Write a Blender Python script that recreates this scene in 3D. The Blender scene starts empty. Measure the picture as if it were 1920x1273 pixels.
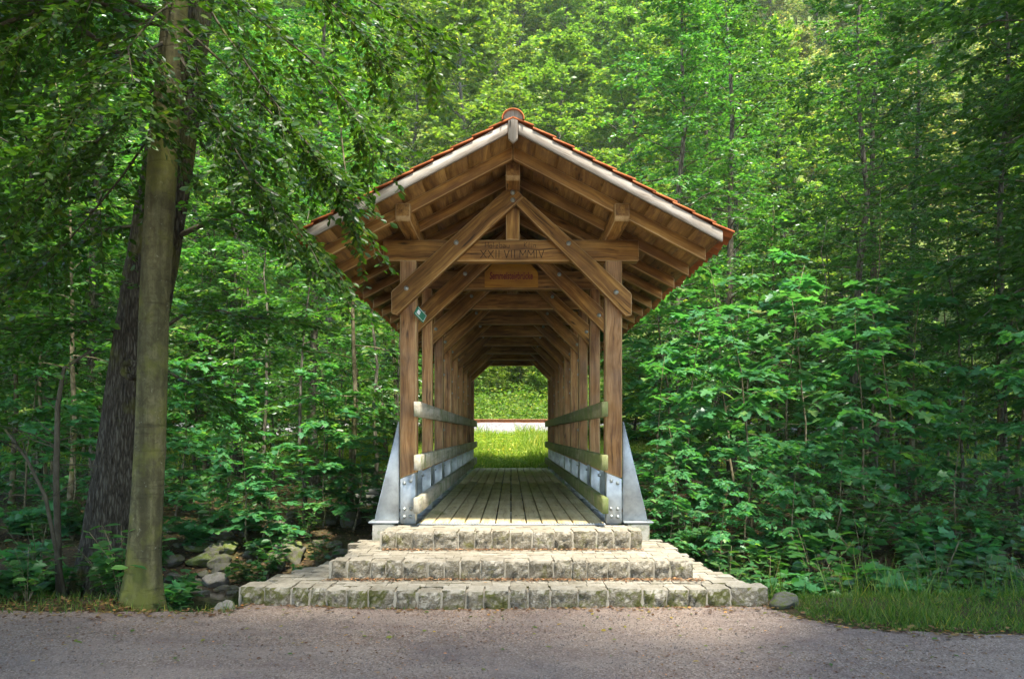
import bpy, bmesh, math, random
import numpy as np
from mathutils import Vector, Matrix, noise as mnoise

R = math.radians
rng = np.random.default_rng(7)
random.seed(7)
scene = bpy.context.scene
COL = scene.collection
WORLD = {}          # object name -> world matrix of things we place


# ------------------------------------------------------------------ helpers: objects
def tag(o, label=None, cat=None, group=None, kind=None):
    if label: o['label'] = label
    if cat: o['category'] = cat
    if group: o['group'] = group
    if kind: o['kind'] = kind
    return o


def place(o, M, parent=None):
    if parent is not None:
        o.parent = parent
        o.matrix_basis = WORLD[parent.name].inverted() @ M
    else:
        o.matrix_basis = M
    WORLD[o.name] = M.copy()
    return o


def empty(name, loc, rz=0.0):
    o = bpy.data.objects.new(name, None)
    o.empty_display_size = 0.2
    COL.objects.link(o)
    return place(o, Matrix.Translation(Vector(loc)) @ Matrix.Rotation(rz, 4, 'Z'))


def link_mesh(name, me, M=None, parent=None):
    o = bpy.data.objects.new(name, me)
    COL.objects.link(o)
    return place(o, M or Matrix.Identity(4), parent)


def copy_tree(o, parent=None):
    c = o.copy()
    COL.objects.link(c)
    if parent is not None: c.parent = parent
    for ch in list(o.children):
        copy_tree(ch, c)
    return c


class MB:
    """collects vertices and polygons (arrays of equal-sized polygons)"""
    def __init__(self):
        self.v, self.f, self.n = [], [], 0

    def add(self, verts, *faces):
        verts = np.asarray(verts, np.float32).reshape(-1, 3)
        for fc in faces:
            fc = np.asarray(fc, np.int64)
            if fc.ndim == 1: fc = fc[None, :]
            self.f.append(fc + self.n)
        self.v.append(verts)
        self.n += len(verts)

    def mesh(self, name, mat, smooth=False):
        me = bpy.data.meshes.new(name)
        v = np.concatenate(self.v)
        me.vertices.add(len(v))
        me.vertices.foreach_set('co', v.ravel())
        loops = np.concatenate([f.ravel() for f in self.f])
        sizes = np.concatenate([np.full(len(f), f.shape[1]) for f in self.f])
        starts = np.concatenate([[0], np.cumsum(sizes)[:-1]])
        me.loops.add(len(loops))
        me.loops.foreach_set('vertex_index', loops.astype(np.int32))
        me.polygons.add(len(sizes))
        me.polygons.foreach_set('loop_start', starts.astype(np.int32))
        me.polygons.foreach_set('loop_total', sizes.astype(np.int32))
        if smooth:
            me.polygons.foreach_set('use_smooth', np.ones(len(sizes), bool))
        me.materials.append(mat)
        me.update(calc_edges=True)
        return me

    def obj(self, name, mat, M=None, parent=None, smooth=False):
        return link_mesh(name, self.mesh(name, mat, smooth), M, parent)

    def box(self, x0, x1, y0, y1, z0, z1, c=0.0):
        """box, with chamfer c on all edges"""
        if c <= 0:
            v = [(x, y, z) for x in (x0, x1) for y in (y0, y1) for z in (z0, z1)]
            self.add(v, [(0, 1, 3, 2), (4, 6, 7, 5), (0, 4, 5, 1), (2, 3, 7, 6), (0, 2, 6, 4), (1, 5, 7, 3)])
            return
        bm = bmesh.new()
        bmesh.ops.create_cube(bm, size=1)
        for q in bm.verts:
            q.co = Vector(((x0 + x1) / 2 + q.co.x * (x1 - x0), (y0 + y1) / 2 + q.co.y * (y1 - y0), (z0 + z1) / 2 + q.co.z * (z1 - z0)))
        bmesh.ops.bevel(bm, geom=bm.edges[:], offset=c, segments=1, affect='EDGES')
        self.bm(bm)

    def bm(self, bm):
        bm.verts.ensure_lookup_table(); bm.verts.index_update()
        v = [q.co[:] for q in bm.verts]
        by = {}
        for f in bm.faces:
            by.setdefault(len(f.verts), []).append([q.index for q in f.verts])
        self.add(v, *[np.array(a) for a in by.values()])
        bm.free()

    def prism(self, poly, y0, y1, c=0.0):
        """polygon in XZ extruded along Y"""
        bm = bmesh.new()
        vs = [bm.verts.new((p[0], y0, p[1])) for p in poly]
        f = bm.faces.new(vs)
        r = bmesh.ops.extrude_face_region(bm, geom=[f])
        for q in r['geom']:
            if isinstance(q, bmesh.types.BMVert): q.co.y = y1
        bmesh.ops.recalc_face_normals(bm, faces=bm.faces[:])
        if c > 0:
            bmesh.ops.bevel(bm, geom=bm.edges[:], offset=c, segments=1, affect='EDGES')
        self.bm(bm)

    def tube(self, pts, rad, sides=6, cap=True):
        pts = np.asarray(pts, float); m = len(pts)
        rad = np.broadcast_to(np.asarray(rad, float), (m,))
        t = np.gradient(pts, axis=0)
        t /= np.linalg.norm(t, axis=1)[:, None] + 1e-9
        ref = np.array([0.0, 0, 1]) if abs(t[:, 2]).mean() < 0.8 else np.array([1.0, 0, 0])
        s = np.cross(t, ref); s /= np.linalg.norm(s, axis=1)[:, None] + 1e-9
        u = np.cross(s, t)
        a = np.arange(sides) * 2 * math.pi / sides
        v = pts[:, None] + rad[:, None, None] * (np.cos(a)[None, :, None] * s[:, None] + np.sin(a)[None, :, None] * u[:, None])
        i = np.arange(m - 1)[:, None] * sides; k = np.arange(sides)[None]; k2 = (k + 1) % sides
        q = np.stack([i + k, i + k2, i + sides + k2, i + sides + k], -1).reshape(-1, 4)
        if cap:
            self.add(v.reshape(-1, 3), q, [list(range(sides))[::-1]], [list(range((m - 1) * sides, m * sides))])
        else:
            self.add(v.reshape(-1, 3), q)

    def lathe(self, prof, n=12, M=None):
        """profile [(r,z)] turned about Z"""
        p = np.array(prof, float); a = np.arange(n) * 2 * math.pi / n
        v = np.stack([p[:, 0, None] * np.cos(a), p[:, 0, None] * np.sin(a), np.repeat(p[:, 1, None], n, 1)], -1).reshape(-1, 3)
        if M is not None:
            v = v @ np.array(M.to_3x3()).T + np.array(M.translation)
        m = len(p); i = np.arange(m - 1)[:, None] * n; k = np.arange(n)[None]; k2 = (k + 1) % n
        q = np.stack([i + k, i + k2, i + n + k2, i + n + k], -1).reshape(-1, 4)
        self.add(v, q, [list(range(n))[::-1]], [list(range((m - 1) * n, m * n))])

    def rbox(self, x0, x1, y0, y1, z0, z1, r=0.02, n=(6, 5, 5), amp=0.01, fr=9.0, seed=0, front=0.0):
        """rounded box with noisy faces (dressed stone); front: extra boss on the -Y face"""
        c = np.array([(x0 + x1) / 2, (y0 + y1) / 2, (z0 + z1) / 2]); h = np.array([(x1 - x0) / 2, (y1 - y0) / 2, (z1 - z0) / 2])
        V, F, off = [], [], 0
        for ax in range(3):
            for sg in (-1, 1):
                o = [i for i in range(3) if i != ax]
                na, nb = n[o[0]], n[o[1]]
                A, B = np.meshgrid(np.linspace(-1, 1, na + 1), np.linspace(-1, 1, nb + 1), indexing='ij')
                P = np.zeros((na + 1, nb + 1, 3)); P[..., ax] = sg; P[..., o[0]] = A; P[..., o[1]] = B
                idx = np.arange((na + 1) * (nb + 1)).reshape(na + 1, nb + 1)
                q = np.stack([idx[:-1, :-1], idx[1:, :-1], idx[1:, 1:], idx[:-1, 1:]], -1).reshape(-1, 4)
                if (sg > 0) == (ax == 1): q = q[:, ::-1]
                V.append(P.reshape(-1, 3)); F.append(q + off); off += P.size // 3
        P = np.concatenate(V) * h
        q = np.clip(P, -(h - r), h - r); d = P - q; L = np.linalg.norm(d, axis=1)[:, None]
        P = np.where(L > 1e-9, q + d / np.maximum(L, 1e-9) * r, P)
        W = P + c
        out = W.copy()
        for i, w in enumerate(W):
            a = Vector((w[0] * fr + seed * 3.1, w[1] * fr, w[2] * fr))
            nv = mnoise.noise_vector(a) * 0.65 + mnoise.noise_vector(a * 2.7) * 0.4
            k = np.array(nv[:])
            if front and P[i, 1] < -h[1] * 0.5:
                u = max(0, 1 - (abs(P[i, 0]) / h[0]) ** 4) * max(0, 1 - (abs(P[i, 2]) / h[2]) ** 4)
                out[i, 1] -= front * u * (0.55 + 0.9 * abs(mnoise.noise(a * 1.6)))
                out[i] += k * amp * np.array([0.5, 1.6, 0.5])
            else:
                out[i] += k * amp * 0.6
        self.add(out, *F)


# ------------------------------------------------------------------ helpers: materials
class NT:
    def __init__(self, name):
        self.m = bpy.data.materials.new(name); self.m.use_nodes = True
        self.t = self.m.node_tree; self.t.nodes.clear()
        self.out = self.n('ShaderNodeOutputMaterial')

    def n(self, typ, **kw):
        nd = self.t.nodes.new(typ)
        for k, v in kw.items():
            if k.startswith('_'): setattr(nd, k[1:], v)
            else: self.set(nd, k.replace('_', ' '), v)
        return nd

    def set(self, nd, key, v):
        s = nd.inputs[int(key)] if key.isdigit() else nd.inputs[key]
        if isinstance(v, bpy.types.NodeSocket): self.t.links.new(v, s)
        else: s.default_value = v

    def ramp(self, fac, stops, interp='LINEAR'):
        r = self.n('ShaderNodeValToRGB'); e = r.color_ramp; e.interpolation = interp
        while len(e.elements) < len(stops): e.elements.new(0.5)
        for el, (p, c) in zip(e.elements, stops):
            el.position = p; el.color = (*c, 1) if len(c) == 3 else c
        self.t.links.new(fac, r.inputs[0])
        return r.outputs[0]

    def mix(self, fac, a, b, blend='MIX'):
        m = self.n('ShaderNodeMix', _data_type='RGBA', _blend_type=blend)
        for i, v in ((0, fac), (6, a), (7, b)):
            if isinstance(v, bpy.types.NodeSocket): self.t.links.new(v, m.inputs[i])
            else: m.inputs[i].default_value = v if i == 0 else (*v, 1)
        return m.outputs[2]

    def math(self, op, a, b=0.0, c=None):
        m = self.n('ShaderNodeMath', _operation=op)
        for i, v in enumerate((a, b) if c is None else (a, b, c)):
            if isinstance(v, bpy.types.NodeSocket): self.t.links.new(v, m.inputs[i])
            else: m.inputs[i].default_value = v
        return m.outputs[0]

    def noise(self, vec, scale, detail=4.0, rough=0.6, dist=0.0):
        return self.n('ShaderNodeTexNoise', Vector=vec, Scale=scale, Detail=detail, Roughness=rough, Distortion=dist)

    def step(self, v, a, b):
        m = self.n('ShaderNodeMapRange', Value=v)
        m.inputs['From Min'].default_value = a; m.inputs['From Max'].default_value = b
        return m.outputs[0]

    def bump(self, h, strength=0.5, dist=0.01):
        b = self.n('ShaderNodeBump', Strength=strength, Distance=dist, Height=h)
        return b.outputs[0]

    def vec(self, kind='Object', scale=(1, 1, 1), rand=0.0):
        tc = self.n('ShaderNodeTexCoord').outputs[kind]
        if rand:
            oi = self.n('ShaderNodeObjectInfo').outputs['Random']
            s = self.math('MULTIPLY', oi, rand)
            cx = self.n('ShaderNodeCombineXYZ', X=s, Y=s, Z=s).outputs[0]
            va = self.n('ShaderNodeVectorMath', _operation='ADD')
            self.t.links.new(tc, va.inputs[0]); self.t.links.new(cx, va.inputs[1]); tc = va.outputs[0]
        return self.n('ShaderNodeMapping', Vector=tc, Scale=scale).outputs[0]

    def done(self, color, rough=0.7, normal=None, metal=0.0, spec=0.4):
        p = self.n('ShaderNodeBsdfPrincipled')
        self.set(p, 'Base Color', color if isinstance(color, bpy.types.NodeSocket) else (*color, 1))
        self.set(p, 'Roughness', rough); self.set(p, 'Metallic', metal); self.set(p, 'Specular IOR Level', spec)
        if normal is not None: self.set(p, 'Normal', normal)
        self.t.links.new(p.outputs[0], self.out.inputs[0])
        return self.m


def wood(name, dark, mid, light, moss=0.0, rough=0.7, grey=0.0, crack=0.5):
    """timber whose grain runs along the object's X axis"""
    t = NT(name)
    v = t.vec('Object', (1, 1, 1), 37.0)
    low = t.noise(v, 1.6, 2, 0.5)
    vd = t.n('ShaderNodeVectorMath', _operation='ADD')
    sc = t.n('ShaderNodeVectorMath', _operation='SCALE', Scale=0.11)
    t.t.links.new(low.outputs['Color'], sc.inputs[0]); t.t.links.new(v, vd.inputs[0]); t.t.links.new(sc.outputs[0], vd.inputs[1])
    g1 = t.n('ShaderNodeMapping', Vector=vd.outputs[0], Scale=(0.8, 17, 17)).outputs[0]
    g2 = t.n('ShaderNodeMapping', Vector=vd.outputs[0], Scale=(3.0, 95, 95)).outputs[0]
    n1 = t.noise(g1, 1.0, 5, 0.62, 0.6); n2 = t.noise(g2, 1.0, 3, 0.6)
    f = t.math('ADD', t.math('MULTIPLY', n1.outputs['Fac'], 0.72), t.math('MULTIPLY', n2.outputs['Fac'], 0.28))
    col = t.ramp(f, [(0.33, dark), (0.48, mid), (0.65, light)])
    hs = t.n('ShaderNodeHueSaturation', Color=col, Value=t.math('ADD', 0.80, t.math('MULTIPLY', t.n('ShaderNodeObjectInfo').outputs['Random'], 0.42)))
    col = hs.outputs[0]
    big = t.noise(v, 2.2, 3, 0.6)
    col = t.mix(t.math('MULTIPLY', t.step(big.outputs['Fac'], 0.42, 0.68), 0.55), col, dark, 'MIX')
    # knots
    kv = t.n('ShaderNodeMapping', Vector=vd.outputs[0], Scale=(1.9, 6.5, 6.5)).outputs[0]
    vo = t.n('ShaderNodeTexVoronoi', Vector=kv, Scale=1.0)
    kn = t.math('SUBTRACT', 1.0, t.step(vo.outputs['Distance'], 0.04, 0.15))
    col = t.mix(t.math('MULTIPLY', kn, 0.85), col, tuple(c * 0.25 for c in dark))
    if grey:
        gn = t.noise(v, 3.4, 4, 0.65)
        col = t.mix(t.math('MULTIPLY', t.step(gn.outputs['Fac'], 0.40, 0.62), grey), col, (0.36, 0.34, 0.30))
    if moss:
        mn = t.noise(v, 2.6, 5, 0.7)
        col = t.mix(t.math('MULTIPLY', t.step(mn.outputs['Fac'], 0.66 - moss * 0.35, 0.80 - moss * 0.3), 0.8), col, (0.085, 0.115, 0.022))
    cr = t.n('ShaderNodeMapping', Vector=vd.outputs[0], Scale=(0.9, 30, 30)).outputs[0]
    cn = t.noise(cr, 1.0, 2, 0.5)
    crk = t.math('SUBTRACT', 1.0, t.step(cn.outputs['Fac'], 0.27, 0.33))
    col = t.mix(t.math('MULTIPLY', crk, crack), col, tuple(c * 0.2 for c in dark))
    hgt = t.math('SUBTRACT', f, t.math('MULTIPLY', crk, 0.5))
    return t.done(col, rough, t.bump(hgt, 0.55, 0.006), spec=0.3)


def leafmat(name, c0, c1, c2, trans=0.45, gloss=0.30, rough=0.38, hue=0.012):
    t = NT(name)
    isl = t.n('ShaderNodeNewGeometry').outputs['Random Per Island']
    oi = t.n('ShaderNodeObjectInfo')
    old = tuple(min(1, c * k) for c, k in zip(c2, (1.9, 1.25, 1.0)))
    col = t.ramp(isl, [(0.0, c0), (0.50, c1), (0.93, c2), (1.0, old)])
    hs = t.n('ShaderNodeHueSaturation', Color=col,
             Hue=t.math('ADD', 0.5 - hue, t.math('MULTIPLY', oi.outputs['Random'], 2 * hue)),
             Value=t.math('ADD', 0.82, t.math('MULTIPLY', oi.outputs['Random'], 0.36)))
    col = hs.outputs[0]
    p = t.n('ShaderNodeBsdfPrincipled', Base_Color=col, Roughness=rough)
    t.set(p, 'Specular IOR Level', gloss)
    tcol = t.mix(1.0, col, (1.50, 1.62, 0.60), 'MULTIPLY')
    tr = t.n('ShaderNodeBsdfTranslucent', Color=tcol)
    mx = t.n('ShaderNodeMixShader', Fac=trans)
    t.t.links.new(p.outputs[0], mx.inputs[1]); t.t.links.new(tr.outputs[0], mx.inputs[2])
    t.t.links.new(mx.outputs[0], t.out.inputs[0])
    return t.m


def bark(name, c0, c1, c2, scale=(9, 9, 2.2), bump=0.8, moss=0.0, dist=0.02, crack=0.4, streak=0.0, wobble=0.16):
    t = NT(name)
    v = t.vec('Object', (1, 1, 1), 20.0)
    wob = t.noise(v, 5.0, 3, 0.6)
    vd = t.n('ShaderNodeVectorMath', _operation='ADD')
    sc = t.n('ShaderNodeVectorMath', _operation='SCALE', Scale=wobble)
    t.t.links.new(wob.outputs['Color'], sc.inputs[0]); t.t.links.new(v, vd.inputs[0]); t.t.links.new(sc.outputs[0], vd.inputs[1])
    g = t.n('ShaderNodeMapping', Vector=vd.outputs[0], Scale=scale).outputs[0]
    n = t.noise(g, 1.0, 7, 0.7, 0.4)
    h = n.outputs['Fac']
    if crack:
        vo = t.n('ShaderNodeTexVoronoi', Vector=g, Scale=1.2, _feature='DISTANCE_TO_EDGE')
        h = t.math('ADD', t.math('MULTIPLY', h, 1 - crack), t.math('MULTIPLY', t.step(vo.outputs['Distance'], 0.0, 0.30), crack))
    col = t.ramp(h, [(0.28, c0), (0.50, c1), (0.74, c2)])
    if streak:
        sv = t.n('ShaderNodeMapping', Vector=v, Scale=(9, 9, 0.55)).outputs[0]
        sn = t.noise(sv, 1.0, 4, 0.6)
        col = t.mix(t.math('MULTIPLY', t.step(sn.outputs['Fac'], 0.44, 0.62), streak), col, c0)
        hv = t.n('ShaderNodeMapping', Vector=v, Scale=(3, 3, 26)).outputs[0]
        hn = t.noise(hv, 1.0, 3, 0.6)
        col = t.mix(t.math('MULTIPLY', t.step(hn.outputs['Fac'], 0.60, 0.68), streak * 0.7), col, c0)
        ln = t.noise(v, 21, 4, 0.7)
        col = t.mix(t.math('MULTIPLY', t.step(ln.outputs['Fac'], 0.64, 0.70), 0.5), col, (0.24, 0.235, 0.17))
        h = t.math('SUBTRACT', h, t.math('MULTIPLY', t.step(hn.outputs['Fac'], 0.60, 0.68), 0.5))
    if moss:
        mn = t.noise(v, 1.3, 5, 0.7)
        col = t.mix(t.math('MULTIPLY', t.step(mn.outputs['Fac'], 0.60 - moss * .25, 0.72 - moss * .2), 0.75), col, (0.105, 0.11, 0.02))
    return t.done(col, 0.9, t.bump(h, bump, dist), spec=0.15)


def stone(name, c0, c1, c2, moss=0.0, scale=9.0, bump=0.7, mosscol=(0.085, 0.10, 0.018), coord='Object', zmoss=None, pits=0.0):
    t = NT(name)
    v = t.vec(coord, (1, 1, 1), 11.0 if coord == 'Object' else 0.0)
    n = t.noise(v, scale, 8, 0.7); n2 = t.noise(v, scale * 9, 4, 0.7)
    f = t.math('ADD', t.math('MULTIPLY', n.outputs['Fac'], 0.6), t.math('MULTIPLY', n2.outputs['Fac'], 0.4))
    col = t.ramp(f, [(0.33, c0), (0.50, c1), (0.66, c2)])
    isl = t.n('ShaderNodeNewGeometry').outputs['Random Per Island']
    col = t.mix(0.30, col, t.ramp(isl, [(0, c0), (0.5, c1), (1, c2)]))
    h = f
    if zmoss is not None:
        nz = t.n('ShaderNodeSeparateXYZ', Vector=t.n('ShaderNodeNewGeometry').outputs['True Normal']).outputs[2]
        side = t.math('SUBTRACT', 1.0, t.step(nz, 0.30, 0.75))
    if pits:                         # hewn faces: sharp chipped hollows coloured darker brown
        pv = t.noise(t.n('ShaderNodeMapping', Vector=v, Scale=(1, 1, 1.5)).outputs[0], scale * 3.0, 6, 0.72, 0.9)
        pk = t.step(pv.outputs['Fac'], 0.56, 0.44)
        if zmoss is not None: pk = t.math('MULTIPLY', pk, t.math('ADD', 0.15, t.math('MULTIPLY', side, 0.85)))
        col = t.mix(t.math('MULTIPLY', pk, pits), col, (0.105, 0.082, 0.040))
        h = t.math('SUBTRACT', f, t.math('MULTIPLY', pk, 0.8))
    if moss:
        mn = t.noise(v, scale * 0.55, 6, 0.72)
        mf = t.step(mn.outputs['Fac'], 0.66 - moss * .3, 0.76 - moss * .28)
        if zmoss is not None:          # moss clings to the side faces of the stones, not to the trodden tops
            mf = t.math('MULTIPLY', mf, side)
        col = t.mix(t.math('MULTIPLY', mf, 0.85), col, mosscol)
    return t.done(col, 0.9, t.bump(h, bump, 0.018), spec=0.2)


# the palette ------------------------------------------------------
M_frame = wood('weathered_timber', (0.062, 0.025, 0.006), (0.205, 0.096, 0.022), (0.42, 0.23, 0.060), crack=0.8)
M_post = wood('post_timber', (0.075, 0.031, 0.010), (0.29, 0.142, 0.050), (0.50, 0.285, 0.120), crack=0.9, grey=0.10)
M_roofwood = wood('roof_timber', (0.078, 0.031, 0.007), (0.215, 0.100, 0.022), (0.38, 0.205, 0.050))
M_rail = wood('mossy_rail_timber', (0.17, 0.14, 0.085), (0.31, 0.27, 0.185), (0.43, 0.39, 0.30), moss=0.50, grey=0.30)
M_rail_green = wood('green_rail_timber', (0.085, 0.070, 0.028), (0.18, 0.155, 0.065), (0.29, 0.255, 0.135), moss=0.85, grey=0.15)
M_deck = wood('deck_timber', (0.32, 0.235, 0.10), (0.54, 0.42, 0.21), (0.64, 0.53, 0.30), moss=0.30, grey=0.12, crack=0.4)
M_barge = wood('faded_painted_board', (0.15, 0.115, 0.08), (0.35, 0.30, 0.24), (0.52, 0.48, 0.42), grey=0.2, crack=0.9)
M_sign = wood('varnished_sign_board', (0.20, 0.085, 0.010), (0.34, 0.165, 0.020), (0.42, 0.22, 0.03), crack=0.1)


def simple(name, col, rough=0.6, metal=0.0, nscale=0.0, namp=0.15, spec=0.4):
    t = NT(name)
    if nscale:
        n = t.noise(t.vec('Object', (1, 1, 1), 5.0), nscale, 5, 0.65)
        c = t.ramp(n.outputs['Fac'], [(0.3, tuple(x * (1 - namp) for x in col)), (0.7, tuple(min(1, x * (1 + namp)) for x in col))])
        r = t.math('ADD', rough - 0.12, t.math('MULTIPLY', n.outputs['Fac'], 0.24))
        return t.done(c, r, t.bump(n.outputs['Fac'], 0.12, 0.004), metal, spec)
    return t.done(col, rough, None, metal, spec)


M_steel = simple('galvanised_steel', (0.35, 0.365, 0.36), 0.46, 0.6, 5.0, 0.34)
M_bolt = simple('zinc_bolt', (0.36, 0.38, 0.35), 0.42, 0.75)
M_text = simple('carved_groove', (0.030, 0.014, 0.006), 0.9)
M_redtext = simple('dark_red_lettering', (0.16, 0.020, 0.018), 0.7)
M_green = simple('green_enamel', (0.010, 0.14, 0.075), 0.35, 0, 14, 0.15)
M_white = simple('white_enamel', (0.72, 0.74, 0.72), 0.4, 0, 14, 0.08)
M_rust = simple('rusty_rail', (0.27, 0.12, 0.05), 0.7, 0.2, 12, 0.3)
M_concrete = stone('mossy_concrete', (0.13, 0.125, 0.10), (0.23, 0.22, 0.18), (0.33, 0.32, 0.27), 0.35, 7, 0.5)
M_step_top = stone('granite_upper', (0.150, 0.127, 0.084), (0.265, 0.233, 0.172), (0.39, 0.352, 0.28), 0.42, 11, 0.9, (0.14, 0.13, 0.035), 'Object', 1, 0.62)
M_step_low = stone('granite_lower', (0.155, 0.132, 0.088), (0.275, 0.245, 0.182), (0.42, 0.385, 0.31), 0.66, 11, 0.9, (0.10, 0.105, 0.016), 'Object', 1, 0.66)
M_rock = stone('stream_rock', (0.038, 0.034, 0.024), (0.088, 0.080, 0.058), (0.175, 0.162, 0.125), 0.60, 4.5, 0.9)
M_rock_pale = stone('pale_rock', (0.085, 0.074, 0.054), (0.165, 0.147, 0.113), (0.28, 0.255, 0.205), 0.40, 4.5, 0.8)
M_rock_moss = stone('mossy_rock', (0.08, 0.08, 0.06), (0.15, 0.145, 0.11), (0.26, 0.25, 0.2), 0.95, 4.0, 0.9, (0.095, 0.125, 0.012))
M_mortar = stone('sandy_mortar', (0.17, 0.145, 0.10), (0.27, 0.238, 0.175), (0.38, 0.34, 0.265), 0.25, 14, 0.6)


def tile_mat():
    t = NT('clay_tile')
    v = t.vec('Object')
    n = t.noise(v, 5, 6, 0.7); n2 = t.noise(v, 2.2, 6, 0.75)
    isl = t.n('ShaderNodeNewGeometry').outputs['Random Per Island']
    c = t.ramp(n.outputs['Fac'], [(0.3, (0.23, 0.06, 0.02)), (0.55, (0.43, 0.125, 0.04)), (0.75, (0.52, 0.20, 0.085))])
    nz = t.n('ShaderNodeSeparateXYZ', Vector=t.n('ShaderNodeNewGeometry').outputs['True Normal']).outputs[2]
    mf = t.math('MULTIPLY', t.step(n2.outputs['Fac'], 0.42, 0.56), t.step(nz, 0.3, 0.8))
    c = t.mix(mf, c, (0.17, 0.16, 0.045))
    return t.done(c, 0.8, t.bump(n.outputs['Fac'], 0.4, 0.01), spec=0.25)


M_tile = tile_mat()

M_beech_bark = bark('beech_bark', (0.028, 0.026, 0.012), (0.078, 0.072, 0.032), (0.150, 0.140, 0.072), (14, 14, 8), 0.8, 0.35, 0.006, 0.0, 0.75)
M_rough_bark = bark('furrowed_bark', (0.012, 0.010, 0.006), (0.048, 0.041, 0.028), (0.105, 0.096, 0.070), (34, 34, 5.0), 1.0, 0.30, 0.03, 0.28, 0.0, 0.045)
M_grey_bark = bark('grey_bark', (0.045, 0.040, 0.028), (0.105, 0.095, 0.066), (0.19, 0.175, 0.125), (11, 11, 3.2), 0.6, 0.2, 0.012)
M_limb = bark('limb_bark', (0.03, 0.026, 0.016), (0.065, 0.056, 0.036), (0.11, 0.098, 0.066), (16, 16, 6), 0.4, 0.2, 0.006, 0.0)
M_pale_bark = bark('pale_stem_bark', (0.07, 0.058, 0.03), (0.14, 0.118, 0.065), (0.21, 0.18, 0.11), (8, 8, 6), 0.35, 0.2, 0.008)

L_beech = leafmat('beech_leaf', (0.018, 0.056, 0.007), (0.032, 0.096, 0.010), (0.062, 0.140, 0.015), 0.45, 0.34, 0.40)
L_alder = leafmat('alder_leaf', (0.032, 0.104, 0.020), (0.056, 0.160, 0.032), (0.100, 0.222, 0.044), 0.48, 0.50, 0.34)
L_maple = leafmat('maple_leaf', (0.030, 0.120, 0.040), (0.050, 0.178, 0.056), (0.088, 0.235, 0.070), 0.45, 0.42, 0.42)
L_hill = leafmat('hillside_leaf', (0.062, 0.128, 0.016), (0.108, 0.195, 0.024), (0.190, 0.268, 0.040), 0.50, 0.30, 0.45)
L_pale = leafmat('linden_leaf', (0.075, 0.120, 0.020), (0.13, 0.18, 0.036), (0.32, 0.31, 0.16), 0.42, 0.25, 0.5)
L_plant = leafmat('herb_leaf', (0.026, 0.085, 0.022), (0.046, 0.125, 0.028), (0.085, 0.175, 0.034), 0.42, 0.40, 0.42)
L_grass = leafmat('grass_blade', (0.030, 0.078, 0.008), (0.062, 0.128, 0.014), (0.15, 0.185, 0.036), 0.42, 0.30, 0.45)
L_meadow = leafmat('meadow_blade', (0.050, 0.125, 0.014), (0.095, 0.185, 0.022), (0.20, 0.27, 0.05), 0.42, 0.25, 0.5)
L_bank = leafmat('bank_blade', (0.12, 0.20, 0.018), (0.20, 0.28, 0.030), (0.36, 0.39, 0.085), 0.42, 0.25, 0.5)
L_dry = leafmat('fallen_leaf', (0.060, 0.026, 0.012), (0.135, 0.072, 0.028), (0.27, 0.18, 0.060), 0.15, 0.2, 0.6)
L_needle = leafmat('reddish_litter', (0.075, 0.032, 0.018), (0.15, 0.070, 0.036), (0.27, 0.165, 0.09), 0.1, 0.2, 0.7)


M_arris = wood('lit_worn_arris', (0.20, 0.115, 0.042), (0.36, 0.225, 0.095), (0.50, 0.34, 0.165), crack=0.2)  # pale edge wood: light on the edges put into the colour, with wear
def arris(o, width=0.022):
    """chamfered edges get paler wood: caught light put into the colour, plus wear"""
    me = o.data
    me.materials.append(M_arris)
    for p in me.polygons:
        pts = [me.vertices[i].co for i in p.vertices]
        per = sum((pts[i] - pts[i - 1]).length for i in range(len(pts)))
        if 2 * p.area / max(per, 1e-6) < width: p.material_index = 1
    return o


# ------------------------------------------------------------------ terrain
def nz2(x, y, f, seed):
    r = np.random.default_rng(seed); s = 0
    for k in range(6):
        a = r.uniform(0, 6.28); w = f * r.uniform(0.6, 1.7)
        s = s + np.sin((x * math.cos(a) + y * math.sin(a)) * w + r.uniform(0, 6.28))
    return s / 6.0


def height(x, y):
    x = np.asarray(x, float); y = np.asarray(y, float)
    ys = y + 0.35 * nz2(x, y * 0, 0.7, 3) * (np.clip((y - 8.3) / 2.0, 0, 1))
    ys = ys + 1.35 * np.clip(1 - np.abs(x + 2.84) / 0.56, 0, 1) ** 0.5 * np.clip((y - 6.38) / 0.2, 0, 1) * np.clip((8.4 - y) / 1.2, 0, 1)
    z = np.interp(ys, [-20, 7.0, 7.45, 8.2, 9.4, 10.0, 11.4, 14.0, 20, 22, 27.3, 28.2, 30.6, 31.4, 37.5, 46, 110],
                  [0, 0, -0.14, -0.56, -0.60, -0.38, -0.10, 0.10, 0.42, 0.46, 1.42, 1.84, 1.84, 1.70, 4.5, 10.0, 66])
    side = np.clip((np.abs(x) - 2.4) / 1.5, 0, 1)
    z = z + (0.10 * nz2(x, y, 1.5, 5) + 0.05 * nz2(x, y, 4.0, 6)) * np.clip((y - 8.8) / 1.5, 0, 1) * np.where((y > 26.8) & (y < 31.2), 0.12, 1)
    z = z + 0.035 * nz2(x, y, 0.9, 8) * np.clip((7.0 - y) / 2, 0, 1) * 0.3
    z = z + 0.05 * side * np.clip((y - 6.2) / 0.6, 0, 1) * np.clip((7.3 - y) / 0.5, 0, 1) * np.sign(x) * np.where(x > 0, 1, -0.2)
    return z


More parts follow.
